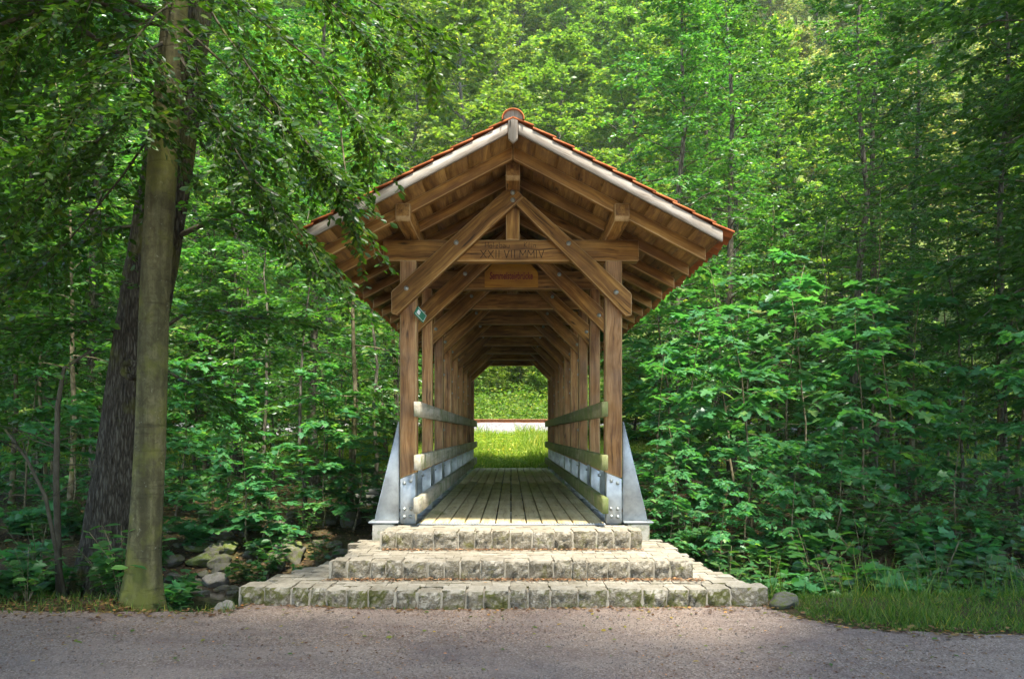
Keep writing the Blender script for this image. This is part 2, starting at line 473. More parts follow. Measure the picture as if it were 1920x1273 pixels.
xs = np.concatenate([np.arange(-110, -14, 3.0), np.arange(-14, 14.01, 0.2), np.arange(17, 111, 3.0)])
ys = np.concatenate([np.arange(-30, 2, 2.0), np.arange(2, 15, 0.14), np.arange(15, 34, 0.35), np.arange(34, 112, 1.5)])
X, Y = np.meshgrid(xs, ys, indexing='ij')
Z = height(X, Y)
idx = np.arange(X.size).reshape(X.shape)
quads = np.stack([idx[:-1, :-1], idx[1:, :-1], idx[1:, 1:], idx[:-1, 1:]], -1).reshape(-1, 4)


def soil_mat():
    t = NT('forest_soil')
    v = t.vec('Object')
    n = t.noise(v, 3.2, 8, 0.7); n2 = t.noise(v, 26, 5, 0.75); n3 = t.noise(v, 0.9, 4, 0.6)
    c = t.ramp(n2.outputs['Fac'], [(0.3, (0.025, 0.018, 0.010)), (0.50, (0.065, 0.045, 0.024)), (0.66, (0.13, 0.09, 0.045)), (0.78, (0.24, 0.175, 0.085))])
    c = t.mix(t.math('MULTIPLY', t.step(n.outputs['Fac'], 0.45, 0.62), 0.55), c, (0.06, 0.075, 0.018))
    c = t.mix(t.math('MULTIPLY', t.step(n3.outputs['Fac'], 0.40, 0.6), 0.4), c, (0.055, 0.04, 0.024))
    sy = t.n('ShaderNodeSeparateXYZ', Vector=v).outputs[1]
    far = t.step(sy, 21.6, 22.6)
    c = t.mix(far, c, t.mix(n.outputs['Fac'], (0.07, 0.12, 0.02), (0.15, 0.17, 0.05)))
    return t.done(c, 0.95, t.bump(n2.outputs['Fac'], 0.9, 0.03), spec=0.1)


mb = MB(); mb.add(np.stack([X, Y, Z], -1).reshape(-1, 3), quads)
tag(mb.obj('ground', soil_mat(), smooth=True), kind='structure')


def path_mat():
    t = NT('path_gravel')
    v = t.vec('Object')
    n = t.noise(v, 60, 4, 0.8); n2 = t.noise(v, 1.3, 6, 0.7); n3 = t.noise(v, 6, 6, 0.75)
    vo = t.n('ShaderNodeTexVoronoi', Vector=v, Scale=95.0)
    c = t.ramp(vo.outputs['Color'], [(0.1, (0.125, 0.086, 0.060)), (0.5, (0.225, 0.167, 0.122)), (0.9, (0.37, 0.29, 0.225))])
    c = t.mix(t.math('MULTIPLY', t.step(n.outputs['Fac'], 0.56, 0.66), 0.7), c, (0.115, 0.062, 0.042))
    c = t.mix(t.math('MULTIPLY', t.step(n3.outputs['Fac'], 0.50, 0.66), 0.55), c, (0.150, 0.090, 0.066))
    c = t.mix(t.math('MULTIPLY', t.step(n2.outputs['Fac'], 0.45, 0.62), 0.45), c, (0.150, 0.108, 0.094))
    n4 = t.noise(t.n('ShaderNodeMapping', Vector=v, Scale=(0.35, 1.6, 1)).outputs[0], 1.6, 5, 0.65)
    c = t.mix(t.math('MULTIPLY', t.step(n4.outputs['Fac'], 0.46, 0.60), 0.40), c, (0.285, 0.225, 0.172))
    n5 = t.noise(v, 2.6, 7, 0.8)
    c = t.mix(t.math('MULTIPLY', t.step(n5.outputs['Fac'], 0.60, 0.70), 0.55), c, (0.105, 0.058, 0.038))
    h = t.math('ADD', t.math('MULTIPLY', vo.outputs['Distance'], -0.5), n.outputs['Fac'])
    return t.done(c, 0.92, t.bump(h, 0.8, 0.006), spec=0.2)


def path_edge(x):          # far edge of the gravel path
    x = np.asarray(x, float)
    e = np.interp(x, [-40, -6, -2.6, -2.3, 2.1, 2.35, 2.7, 3.9, 9, 40], [6.5, 6.45, 6.42, 6.85, 6.85, 6.15, 5.85, 5.66, 5.62, 5.6])
    return e + 0.05 * nz2(x, x * 0, 5.0, 11) + (0.09 * nz2(x, x * 0, 2.6, 14) + 0.05 * nz2(x, x * 0, 13.0, 15)) * ((x > 2.45) | (x < -2.5))


px_ = np.concatenate([np.arange(-40, -6, 1.0), np.arange(-6, 6, 0.06), np.arange(6, 41, 1.0)])
vv = np.linspace(0, 1, 60)
PX = np.repeat(px_[:, None], 60, 1); PY = -22 + (path_edge(px_)[:, None] + 22) * (1 - (1 - vv[None]) ** 3)
PZ = height(PX, PY) + 0.006 + 0.004 * nz2(PX, PY, 9, 12)
i2 = np.arange(PX.size).reshape(PX.shape)
mb = MB(); mb.add(np.stack([PX, PY, PZ], -1).reshape(-1, 3), np.stack([i2[:-1, :-1], i2[1:, :-1], i2[1:, 1:], i2[:-1, 1:]], -1).reshape(-1, 4))
tag(mb.obj('path', path_mat(), smooth=True), kind='structure')


def water_mat():
    t = NT('stream_water')
    n = t.noise(t.vec('Object', (3, 9, 1)), 2.0, 3, 0.5)
    return t.done((0.035, 0.024, 0.012), 0.06, t.bump(n.outputs['Fac'], 0.12, 0.02), spec=0.5)


mb = MB()
wx = np.linspace(-30, 30, 121); wy = np.linspace(7.6, 10.6, 9)
WX, WY = np.meshgrid(wx, wy, indexing='ij'); wi = np.arange(WX.size).reshape(WX.shape)
mb.add(np.stack([WX, WY, np.full(WX.shape, -0.43)], -1).reshape(-1, 3), np.stack([wi[:-1, :-1], wi[1:, :-1], wi[1:, 1:], wi[:-1, 1:]], -1).reshape(-1, 4))
tag(mb.obj('stream_water', water_mat()), kind='structure')


# ------------------------------------------------------------------ covered bridge
Y0, DY, NF = 8.45, 1.64, 9
YEND = Y0 + DY * (NF - 1) + 0.18
SX = 0.02                       # ridge sits a hand's width off the camera axis
bridge = empty('covered_bridge', (0, Y0, 0.5))
tag(bridge, 'brown timber covered footbridge with a red tiled gable roof behind the stone steps', 'bridge')

def along(p0, p1):
    """matrix with local X along p0->p1, local Z up-ish, at p0"""
    p0, p1 = Vector(p0), Vector(p1); x = (p1 - p0).normalized()
    z = Vector((0, 0, 1)) if abs(x.z) < 0.9 else Vector((0, -1, 0))
    y = z.cross(x).normalized(); z = x.cross(y)
    m = Matrix((x, y, z)).transposed().to_4x4(); m.translation = p0
    return m

def beam(name, p0, p1, w, h, mat, parent=bridge, c=0.009, ends=None):
    L = (Vector(p1) - Vector(p0)).length
    m = MB(); m.box(0, L, -w / 2, w / 2, -h / 2, h / 2, c)
    o = m.obj(name, mat, along(p0, p1), parent)
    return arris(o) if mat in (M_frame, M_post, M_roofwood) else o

def prism_beam(name, poly, y0, y1, d0, d1, mat, parent=bridge, c=0.009):
    """XZ polygon extruded in Y, stored with its local X along d0->d1 so the grain follows"""
    M = along((d0[0], y0, d0[1]), (d1[0], y0, d1[1])); Mi = M.inverted()
    m = MB(); m.prism(poly, y0, y1, c)
    for i, a in enumerate(m.v):
        m.v[i] = np.array([(Mi @ Vector(p))[:] for p in a], np.float32)
    o = m.obj(name, mat, M, parent)
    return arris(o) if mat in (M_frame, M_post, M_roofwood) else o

def bolt_mesh():
    m = MB(); m.lathe([(0.027, 0), (0.027, 0.004), (0.015, 0.005), (0.015, 0.013), (0.010, 0.019), (0.003, 0.021)], 12)
    return m.mesh('bolt', M_bolt, False)
BOLT = bolt_mesh()
FACE_FRONT = Matrix.Rotation(R(90), 4, 'X')        # local Z -> -Y

def bolt(x, y, z, parent, rot=FACE_FRONT, s=1.0):
    return link_mesh('bolt', BOLT, Matrix.Translation((x, y, z)) @ rot @ Matrix.Scale(s, 4), parent)

for k in range(NF):
    yk = Y0 + DY * k
    for s in (-1, 1):
        # post, standing on a steel shoe
        xi, xo = 1.04, 1.225 if k == 0 else 1.172
        poly = [(s * xi, 1.07), (s * xo, 1.00), (s * xo, 3.40), (s * xi, 3.40)]
        prism_beam('post', poly, yk, yk + 0.18, (s * 1.13, 1.0), (s * 1.13, 3.4), M_post, c=0.014)
        m = MB(); m.prism([(s * (xi + .012), 0.505), (s * (xo - .006), 0.505), (s * (xo - .006), 0.997), (s * (xi + .012), 1.062)], yk + 0.004, yk + 0.165, 0.004)
        sh = m.obj('post_shoe', M_steel, None, bridge)
        spots = [(1.175, 0.95), (1.105, 0.975), (1.175, 0.665), (1.10, 0.67), (1.175, 0.58), (1.105, 0.585)] if k == 0 else [(1.16, 0.95), (1.10, 0.60)]
        for bx, bz in spots:
            bolt(s * bx, yk + 0.003, bz, sh, s=0.75)
        # steel wing plate on its flange
        m = MB(); m.prism([(s * 1.237, 0.535), (s * 1.512, 0.535), (s * 1.500, 0.60), (s * 1.250, 1.63), (s * 1.237, 1.63)], yk + 0.06, yk + 0.078, 0.003)
        wg = m.obj('wing_plate', M_steel, None, bridge)
        m = MB(); m.box(min(s * 1.235, s * 1.56), max(s * 1.235, s * 1.56), yk - 0.05, yk + 0.2, 0.512, 0.534, 0.005)
        m.obj('flange', M_steel, None, wg)
        # bolts that hold the braces to the inner face of the posts
        if k in (2, 3, 4, 5, 6):
            ps = bpy.data.objects
            for bz in (2.62, 2.40, 1.55 if k == 2 else 2.2):
                bolt(s * (xi - .002), yk + 0.1, bz, sh, Matrix.Rotation(R(-90 * s), 4, 'Y'), 0.9)
    # tie beam
    hw = 1.41
    tb = beam('tie_beam', (-hw, yk + 0.095, 3.512), (hw, yk + 0.095, 3.512), 0.165, 0.232, M_frame)
    beam('king_post', (SX, yk + 0.09, 3.63), (SX, yk + 0.09, 4.142), 0.15, 0.15, M_frame)
    # scissor braces: the left one lies over the right one at the crown
    pl = [(-1.303, 3.04), (-1.303, 2.80), (-1.245, 2.790), (0.045, 3.992), (0.135, 4.075), (0.075, 4.138), (-0.075, 4.138)]
    br = prism_beam('brace', pl, yk - 0.095, yk + 0.010, (-1.27, 2.9), (0.02, 4.1), M_frame)
    for bx, bz in ((-0.597, 3.573), (-1.138, 3.075), (SX, 4.035), (SX, 4.115)):
        if bz < 4.1 or k == 0: bolt(bx, yk - 0.096, bz, br)
    pr = [(1.315, 3.02), (1.315, 2.785), (1.255, 2.775), (0.052, 3.994), (0.138, 4.078)]
    br = prism_beam('brace', pr, yk - 0.092, yk + 0.010, (1.28, 2.9), (0.02, 4.1), M_frame)
    for bx, bz in ((0.628, 3.565), (1.144, 3.033)):
        bolt(bx, yk - 0.093, bz, br)

# longitudinal purlins, their ends sticking out under the verge
def purlin(x, y0, y1, z0, z1, w):
    m = MB()
    h = z1 - z0
    m.prism([(0, -h / 2 + 0.035), (0.03, -h / 2), (y1 - y0, -h / 2), (y1 - y0, h / 2), (0, h / 2)], -w / 2, w / 2, 0.010)
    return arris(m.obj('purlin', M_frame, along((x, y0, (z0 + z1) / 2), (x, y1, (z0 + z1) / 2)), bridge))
purlin(SX, 8.02, 22.3, 4.144, 4.40, 0.152)
for s in (-1, 1):
    purlin(s * 1.10 + 0.015, 7.70, 22.3, 3.631, 3.805, 0.15)

APEX, SL, YV = 4.418, 0.53, 7.45
def zs(x): return APEX - SL * abs(x - SX)
YB = 22.1
for k in range(20):
    yr = 7.80 + 0.75 * k
    for s in (-1, 1):
        x1 = SX + s * 1.96
        poly = [(SX + s * 0.004, zs(SX) - 0.003), (x1, zs(x1) - 0.003), (x1, zs(x1) - 0.128), (SX + s * 0.004, zs(SX) - 0.132)]
        prism_beam('rafter', poly, yr, yr + 0.075, (SX, APEX), (x1, zs(x1)), M_roofwood)
for s in (-1, 1):
    m = MB(); nb = 9; wb = 2.0 / nb
    for j in range(nb):
        xa, xb = SX + s * (j * wb + 0.001), SX + s * ((j + 1) * wb - 0.001)
        o = 0.002 * (j % 2)
        ycut = [YV + 0.02, 9.6 + (j * 1.37) % 3.0, 13.6 + (j * 0.93) % 3.0, 18 + (j * 1.7) % 3.0, YB]
        for ya, yb in zip(ycut[:-1], ycut[1:]):
            v = [(x, y, zs(x) + o + t) for x in (xa, xb) for y in (ya, yb - 0.004) for t in (0, 0.02)]
            m.add(v, [(0, 1, 3, 2), (4, 6, 7, 5), (0, 4, 5, 1), (2, 3, 7, 6), (0, 2, 6, 4), (1, 5, 7, 3)])
    # local X along the ridge so that the grain runs lengthwise
    Mb = along((0, 0, 0), (0, 1, 0)); Mi = np.array(Mb.inverted().to_3x3())
    m.v = [a @ Mi.T.astype(np.float32) for a in m.v]
    m.obj('roof_boarding', M_roofwood, Mb, bridge)
    x0, x1 = SX + s * 0.052, SX + s * 2.03
    for yf, nm in ((YV, 'barge_board'), (YB + 0.03, 'barge_board')):
        poly = [(x0, zs(x0) + 0.008), (x1, zs(x1) + 0.008), (x1, zs(x1) + 0.112), (x0, zs(x0) + 0.112)]
        prism_beam(nm, poly, yf - 0.022, yf + 0.012, (SX, APEX), (x1, zs(x1)), M_barge, c=0.003)
# roof covering: overlapping courses of pantiles
for s in (-1, 1):
    m = MB(); rows = 11; xmax = 2.15; ds = (xmax - 0.03) / rows
    yt = np.arange(YV - 0.035, YB + 0.07, 0.2 / 8)
    wav = 0.016 * np.sin(yt / 0.2 * 2 * math.pi)
    for j in range(rows):
        xa, xb = 0.03 + j * ds - 0.03, 0.03 + (j + 1) * ds
        n = len(yt)
        row = []
        jit = 0.004 * np.repeat(rng.normal(size=n // 8 + 1), 8)[:n]
        jx = 0.010 * np.repeat(rng.normal(size=n // 8 + 1), 8)[:n]
        for dz in (0.0, 0.020):
            for xx, lift in ((xa, 0.0), (xb, 0.022)):
                xv = np.full(n, xx) + (jx if xx == xb else 0)
                row.append(np.stack([SX + s * xv, yt, APEX - SL * xv + 0.112 + lift + dz + wav + (jit if xx == xb else 0)], -1))
        V = np.concatenate(row); a = np.arange(n - 1)
        f = lambda p, q: np.stack([p * n + a, p * n + a + 1, q * n + a + 1, q * n + a], -1)
        m.add(V, f(0, 1), f(3, 2), f(1, 3), [(0, n, 3 * n, 2 * n)], [(n - 1, 3 * n - 1, 4 * n - 1, 2 * n - 1)])
    m.obj('roof_tiles', M_tile, None, bridge)
m = MB()
zr, rr = 4.528, 0.108
yy = YV - 0.06
for j in range(42):
    y1 = yy + 0.365
    aa = np.linspace(-0.08, math.pi + 0.08, 15)
    V = []
    for r_, (ya, yb) in ((rr, (yy, y1)), (rr - 0.009, (yy, y1))):
        for q, y_ in enumerate((ya, yb)):
            rad = r_ * (1.02 if q == 0 else 0.97)
            V.append(np.stack([SX + rad * np.cos(aa), np.full(15, y_), zr + rad * 0.9 * np.sin(aa)], -1))
    V = np.concatenate(V); a = np.arange(14)
    f = lambda p, q: np.stack([p * 15 + a, p * 15 + a + 1, q * 15 + a + 1, q * 15 + a], -1)
    m.add(V, f(1, 0), f(2, 3), f(0, 2), f(3, 1))
    yy += 0.355
    if yy > YB: break
m.obj('ridge_tiles', M_tile, None, bridge)
m = MB()
poly = [(SX - 0.047, 4.345), (SX, 4.305), (SX + 0.047, 4.345), (SX + 0.047, zr)] + [(SX + 0.098 * math.cos(a), zr + 0.090 * math.sin(a)) for a in np.linspace(0, math.pi, 11)] + [(SX - 0.047, zr)]
prism_beam('gable_finial', poly, YV - 0.034, YV + 0.015, (SX, 4.3), (SX, 4.6), M_barge, c=0.003)

# rails, curb, deck
for s in (-1, 1):
    for z0, z1, y0 in ((1.675, 1.836, 8.15), (1.104, 1.268, 8.15), (0.648, 0.815, 8.12)):
        beam('rail', (s * 0.998, y0, (z0 + z1) / 2), (s * 0.998, YEND + 0.12, (z0 + z1) / 2), 0.068, z1 - z0, M_rail if s < 0 else M_rail_green, c=0.006)
m = MB(); npk = 12; wpk = 2.06 / npk
for j in range(npk):
    xa = -1.03 + j * wpk
    cuts = [8.43, 15.0 + (j * 0.61) % 0.9, YEND + 0.05]
    for ya, yb in zip(cuts[:-1], cuts[1:]):
        z = 0.515 + random.uniform(-0.003, 0.003)
        m.box(xa + 0.0075, xa + wpk - 0.0075, ya, yb - 0.005, z - 0.05, z, 0.005)
Mb = along((0, 0, 0), (0, 1, 0)); Mi = np.array(Mb.inverted().to_3x3())
m.v = [a @ Mi.T.astype(np.float32) for a in m.v]
m.obj('deck', M_deck, Mb, bridge)
m = MB()
m.box(-1.02, 1.03, 8.352, 8.425, 0.500, 0.512)
for j in range(68):
    x = -1.0 + j * 0.03
    m.box(x, x + 0.014, 8.356, 8.421, 0.512, 0.519)
m.obj('threshold_grating', M_steel, None, bridge)
for s in (-1, 1):
    m = MB()
    for za, zb, w in ((0.16, 0.18, 0.08), (0.18, 0.455, 0.008), (0.455, 0.475, 0.08)):
        m.box(s * 1.13 - w, s * 1.13 + w, 8.6, YEND + 0.1, za, zb)
    m.obj('girder', M_steel, None, bridge)
for k in range(NF):
    m = MB(); m.box(-1.5, 1.5, Y0 + DY * k + 0.04, Y0 + DY * k + 0.16, 0.37, 0.452)
    m.obj('cross_beam', M_steel, None, bridge)
m = MB(); m.rbox(-1.52, 1.52, 8.44, 9.15, -0.75, 0.365, 0.012, (6, 4, 6), 0.006, 3); m.rbox(-1.52, -1.28, 8.405, 9.0, 0.30, 0.508, 0.01, (3, 3, 3), 0.004, 3); m.rbox(1.28, 1.52, 8.405, 9.0, 0.30, 0.508, 0.01, (3, 3, 3), 0.004, 3)
m.obj('abutment', M_concrete, None, bridge, True)
m = MB(); m.rbox(-1.9, 1.9, 21.2, 22.0, -0.7, 0.45, 0.012, (6, 4, 6), 0.006, 3)
m.obj('abutment', M_concrete, None, bridge, True)

# carved writing on the front tie beam: strokes cut as thin dark grooves
def strokes(segs, y, w=0.0075, d=0.004):
    m = MB()
    for (xa, za, xb, zb) in segs:
        L = math.hypot(xb - xa, zb - za); a = math.atan2(zb - za, xb - xa)
        nx, nz_ = -math.sin(a) * w / 2, math.cos(a) * w / 2
        P = [(xa + nx, za + nz_), (xa - nx, za - nz_), (xb - nx, zb - nz_), (xb + nx, zb + nz_)]
        v = [(p[0], yy_, p[1]) for yy_ in (y, y + d) for p in P]
        m.add(v, [(0, 1, 2, 3), (7, 6, 5, 4), (0, 4, 5, 1), (1, 5, 6, 2), (2, 6, 7, 3), (3, 7, 4, 0)])
    return m
GL = {'X': [(0, 0, 1, 1), (0, 1, 1, 0)], 'I': [(0.5, 0, 0.5, 1)], 'V': [(0, 1, 0.5, 0), (0.5, 0, 1, 1)],
      'M': [(0, 0, 0.05, 1), (0.05, 1, 0.5, 0.35), (0.5, 0.35, 0.95, 1), (0.95, 1, 1, 0)], '.': [(0.45, 0, 0.55, 0.04)],
      'H': [(0, 0, 0, 1), (1, 0, 1, 1), (0, .5, 1, .5)], 'o': [(0, 0, 1, 0), (1, 0, 1, .5), (1, .5, 0, .5), (0, .5, 0, 0)],
      'l': [(.5, 0, .5, 1)], 'z': [(0, .5, 1, .5), (1, .5, 0, 0), (0, 0, 1, 0)], 'b': [(0, 0, 0, 1), (0, 0, 1, 0), (1, 0, 1, .5), (1, .5, 0, .5)],
      'a': [(0, .5, 1, .5), (1, .5, 1, 0), (1, .25, 0, .25), (0, .25, 0, 0), (0, 0, 1, 0)], 'u': [(0, .5, 0, 0), (0, 0, 1, 0), (1, .5, 1, 0)],
      'K': [(0, 0, 0, 1), (0, .45, 1, 1), (0, .45, 1, 0)], 'i': [(.5, 0, .5, .5), (.5, .7, .5, .76)], 'n': [(0, 0, 0, .5), (0, .5, 1, .5), (1, .5, 1, 0)]}
WD = {'X': .075, 'I': .022, 'V': .062, 'M': .085, '.': .02, 'H': .05, 'o': .035, 'l': .018, 'z': .038, 'b': .038, 'a': .038, 'u': .038, 'K': .045, 'i': .018, 'n': .038, ' ': .085}
def carve(text, x0, x1, z0, h):
    wid = [WD[c] + 0.018 for c in text]; k = (x1 - x0) / sum(wid); x = x0; out = []
    for c, w in zip(text, wid):
        for (a, b, c2, d) in GL.get(c, []):
            ww = (w - 0.018) * k
            j = lambda: random.uniform(-0.002, 0.002)
            out.append((x + a * ww + j(), z0 + b * h + j(), x + c2 * ww + j(), z0 + d * h + j()))
        x += w * k
    return out
yb_ = Y0 + 0.0105
front_tie = [o for o in bpy.data.objects if o.name == 'tie_beam'][0]
strokes(carve('XXII.VII.MMIV', -0.335, 0.375, 3.428, 0.086), yb_).obj('carved_date', M_text, None, front_tie)
strokes(carve('Holzbau  Klin', -0.285, 0.285, 3.540, 0.062), yb_, 0.005).obj('carved_name', M_text, None, front_tie)

# name board hanging on the second tie beam
ysg = Y0 + DY - 0.035
sg = empty('name_board', (SX, ysg, 3.41))
tag(sg, 'small ochre wooden board with dark red lettering on the second tie beam', 'sign')
prism_beam('board', [(-0.345, 3.41), (0.355, 3.41), (0.355, 3.60), (0.245, 3.725), (-0.235, 3.725), (-0.345, 3.60)], ysg, ysg + 0.028, (-0.3, 3.5), (0.3, 3.5), M_sign, sg, 0.004)
cu = bpy.data.curves.new('lettering', 'FONT'); cu.body = 'Semmelsteigbrücke'; cu.align_x = 'CENTER'; cu.extrude = 0.002; cu.size = 0.13; cu.shear = 0.12; cu.offset = 0.0028
to = bpy.data.objects.new('lettering', cu); COL.objects.link(to)
bpy.context.view_layer.update()
dg = bpy.context.evaluated_depsgraph_get()
me = bpy.data.meshes.new_from_object(to.evaluated_get(dg)); bpy.data.objects.remove(to)
me.materials.clear(); me.materials.append(M_redtext)
wtxt = max(v.co.x for v in me.vertices) - min(v.co.x for v in me.vertices)
link_mesh('lettering', me, Matrix.Translation((0.002, ysg - 0.003, 3.515)) @ Matrix.Rotation(R(90), 4, 'X') @ Matrix.Diagonal((0.565 / wtxt, 1.0, 1.0, 1)), sg)

# little green trail plate on the brace
tp = empty('trail_plate', (-1.05, 8.33, 2.72))
tag(tp, 'tiny green framed metal plate fixed beside the left front post under the brace', 'sign')
Mt = Matrix.Translation((-0.985, 8.36, 2.79)) @ Matrix.Rotation(R(50), 4, 'Z') @ Matrix.Rotation(R(34), 4, 'Y') @ Matrix.Scale(0.80, 4)
m = MB(); m.box(-0.10, 0.10, -0.008, 0.014, -0.065, 0.065, 0.004); m.obj('plate', M_green, Mt, tp)
m = MB()
for a in ((-0.088, 0.088, 0.050, 0.055), (-0.088, 0.088, -0.055, -0.050)): m.box(a[0], a[1], -0.0105, -0.0075, a[2], a[3])
m.box(0.083, 0.088, -0.0105, -0.0075, -0.05, 0.05); m.obj('border_line', M_white, Mt, tp)
m = MB(); m.box(-0.075, -0.02, -0.0105, -0.0075, -0.03, 0.03); m.obj('white_mark', M_white, Mt, tp)

# ------------------------------------------------------------------ stone steps
steps = empty('stone_steps', (0, 7.2, 0))
tag(steps, 'three broad granite block steps rising from the gravel path to the bridge deck', 'steps')

joints = []
def course(m, xa, xb, yf, z0, z1, seed, wlo=0.16, whi=0.25, depth=0.22, front=0.034, n=(11, 4, 9)):
    x = xa; i = 0; r = random.Random(seed)
    while x < xb - 0.01:
        w = r.uniform(wlo, whi)
        if xb - (x + w) < wlo * 0.8: w = xb - x
        yc = yf(x + w / 2) + r.uniform(-0.010, 0.010)
        m.rbox(x + 0.004, x + w - 0.004, yc, yc + depth + r.uniform(-0.02, 0.02), z0, z1 + r.uniform(-0.014, 0.005), 0.015, n, 0.026, 17, seed + i, front * r.uniform(.6, 1.3))
        joints.append((x, yf(x), z0, z1)); x += w; i += 1

def setts(m, inside, xa, xb, ya, yb, z0, z1, seed, sx=0.17, sy=0.14):
    r = random.Random(seed); y = ya; row = 0
    while y < yb:
        x = xa + (row % 2) * sx * 0.5 - sx * r.random() * 0.3
        while x < xb:
            w = sx * r.uniform(0.75, 1.25)
            if inside(x + w / 2, y + sy / 2):
                m.rbox(x + 0.001, x + w - 0.001, y + 0.001, y + sy - 0.001, z0, z1 + r.uniform(-0.003, 0.003), 0.006, (3, 3, 2), 0.008, 12, seed + row)
            x += w
        y += sy; row += 1

m = MB()
f1 = lambda x: 6.555 + 0.16 * ((x + 0.07) / 2.3) ** 2 + 0.03 * math.sin(x * 2.1)
course(m, -2.375, 2.24, f1, -0.10, 0.164, 11, 0.15, 0.31)
l1 = lambda y: -2.36 + (y - 6.75) * 0.31; r1 = lambda y: 2.23 - (y - 6.75) * 0.20
setts(m, lambda x, y: y > f1(x) + 0.2 and l1(y) < x - 0.08 and x + 0.08 < r1(y) and (y < 7.10 or x < -1.60 or x > 1.62), -2.4, 2.3, 6.75, 8.15, -0.35, 0.158, 12)
m.obj('step', M_step_low, None, steps, True)
m = MB()
f2 = lambda x: 7.065 + 0.03 * (x / 1.7) ** 2
course(m, -1.665, 1.69, f2, 0.10, 0.331, 21, 0.135, 0.245)
setts(m, lambda x, y: y > f2(x) + 0.18 and abs(x) < 1.64 and (y < 7.80 or abs(x) > 1.25), -1.68, 1.68, 7.26, 8.42, 0.05, 0.325, 22)
m.obj('step', M_step_top, None, steps, True)
m = MB()
f3 = lambda x: 7.77
course(m, -1.312, 1.335, f3, 0.27, 0.512, 31, 0.15, 0.25, 0.26)
setts(m, lambda x, y: y > 8.0 and abs(x) < 1.24, -1.3, 1.32, 8.02, 8.34, 0.30, 0.503, 32, 0.19, 0.16)
m.obj('step', M_step_top, None, steps, True)
m = MB()
m.prism([(-2.25, -0.4), (2.1, -0.4), (2.1, 0.146), (-2.25, 0.146)], 6.86, 7.4)
m.prism([(-1.95, -0.4), (1.9, -0.4), (1.9, 0.145), (-1.95, 0.145)], 7.402, 8.15)
m.prism([(-1.60, -0.1), (1.62, -0.1), (1.62, 0.316), (-1.60, 0.316)], 7.22, 8.40)
m.prism([(-1.27, 0.1), (1.29, 0.1), (1.29, 0.496), (-1.27, 0.496)], 7.95, 8.348)
for (x, y, z0, z1) in joints:
    m.rbox(x - 0.022, x + 0.022, y + 0.006, y + 0.16, z0, z1 - 0.016, 0.012, (2, 2, 4), 0.008, 20, int(x * 50))
m.obj('mortar_bed', M_mortar, None, steps)


# ------------------------------------------------------------------ rocks
def rock_mesh(seed, mat, cuts=14, n=4, name='rock'):
    r = np.random.default_rng(seed)
    bm = bmesh.new(); bmesh.ops.create_icosphere(bm, subdivisions=n, radius=1.0)
    P = np.array([v.co[:] for v in bm.verts])
    for _ in range(cuts):
        d = r.normal(size=3); d /= np.linalg.norm(d); k = r.uniform(0.55, 0.9)
        ex = P @ d - k
        P = P - np.where(ex > 0, ex, 0)[:, None] * d * 0.94
    for i, v in enumerate(bm.verts):
        a = Vector(P[i] * 2.1) + Vector((seed, 0, 0))
        v.co = Vector(P[i]) + mnoise.noise_vector(a) * 0.09 + mnoise.noise_vector(a * 3.3) * 0.03
    m = MB(); m.bm(bm)
    return m.mesh(name, mat, True)

ROCKS = {'d': [rock_mesh(s, M_rock) for s in range(5)], 'p': [rock_mesh(40 + s, M_rock_pale) for s in range(3)], 'm': [rock_mesh(70 + s, M_rock_moss) for s in range(3)]}
def rock(x, y, s, kind='d', label=None, group=None, sink=0.3, name='rock', flat=0.6, rz=None, z=None):
    r = random.Random(int(x * 971 + y * 577 + s * 100))
    o = link_mesh(name, r.choice(ROCKS[kind]))
    zz = float(height(x, y)) if z is None else z
    sx, sy, sz = s * r.uniform(0.85, 1.25), s * r.uniform(0.75, 1.1), s * flat * r.uniform(0.8, 1.2)
    o.matrix_basis = Matrix.Translation((x, y, zz + sz * (1 - 2 * sink))) @ Matrix.Rotation(r.uniform(0, 6.28) if rz is None else rz, 4, 'Z') @ Matrix.Rotation(r.uniform(-.25, .25), 4, 'X') @ Matrix.Diagonal((sx, sy, sz, 1))
    tag(o, label, 'rock', group)
    return o
rock(-2.47, 6.64, 0.12, 'p', 'upright pale rock leaning against the end of the lowest step by the stream', None, 0.25, flat=1.3, rz=0.3)
rock(2.37, 6.64, 0.145, 'd', 'low flat-topped rock between the end of the lowest step and the grass', None, 0.25, flat=0.62, rz=0.4)
def P2(px, py, Y):
    return ((px - 958) / 1440 * Y, Y, 1.5 - (py - 812) / 1440 * Y)
rock(-3.75, 9.75, 0.20, 'p', 'wedge shaped pale boulder at the far edge of the stream water', None, 0.25, flat=0.62, rz=0.5)
rock(-3.05, 10.6, 0.27, 'd', 'largest rounded dark boulder left of the pointed grey stone', None, 0.3, flat=0.7)
rock(-2.45, 9.7, 0.20, 'p', 'pointed grey stone standing beside a bright mossy block left of the steps', None, 0.2, flat=1.2)
rock(-2.08, 9.85, 0.21, 'm', 'bright green mossy block beside the pointed grey stone', None, 0.2, flat=0.8)
rock(-2.62, 12.6, 0.26, 'd', 'smooth round grey boulder near the left wing plate of the bridge', None, 0.25, flat=0.85)
rock(4.85, 9.5, 0.30, 'p', 'broad pale slab leaning on the dark stream bank by the grass', None, 0.3, flat=0.75)
GRP = 'rocks on the stream banks'
r = random.Random(5)
for i in range(70):
    x = r.uniform(-5.4, -1.75); y = r.uniform(9.6, 13.5)
    rock(x, y, r.uniform(0.07, 0.20), r.choice('ddddm'), 'grey mossy rock on the stream bank left of the steps', GRP + ' left of the steps', 0.3)
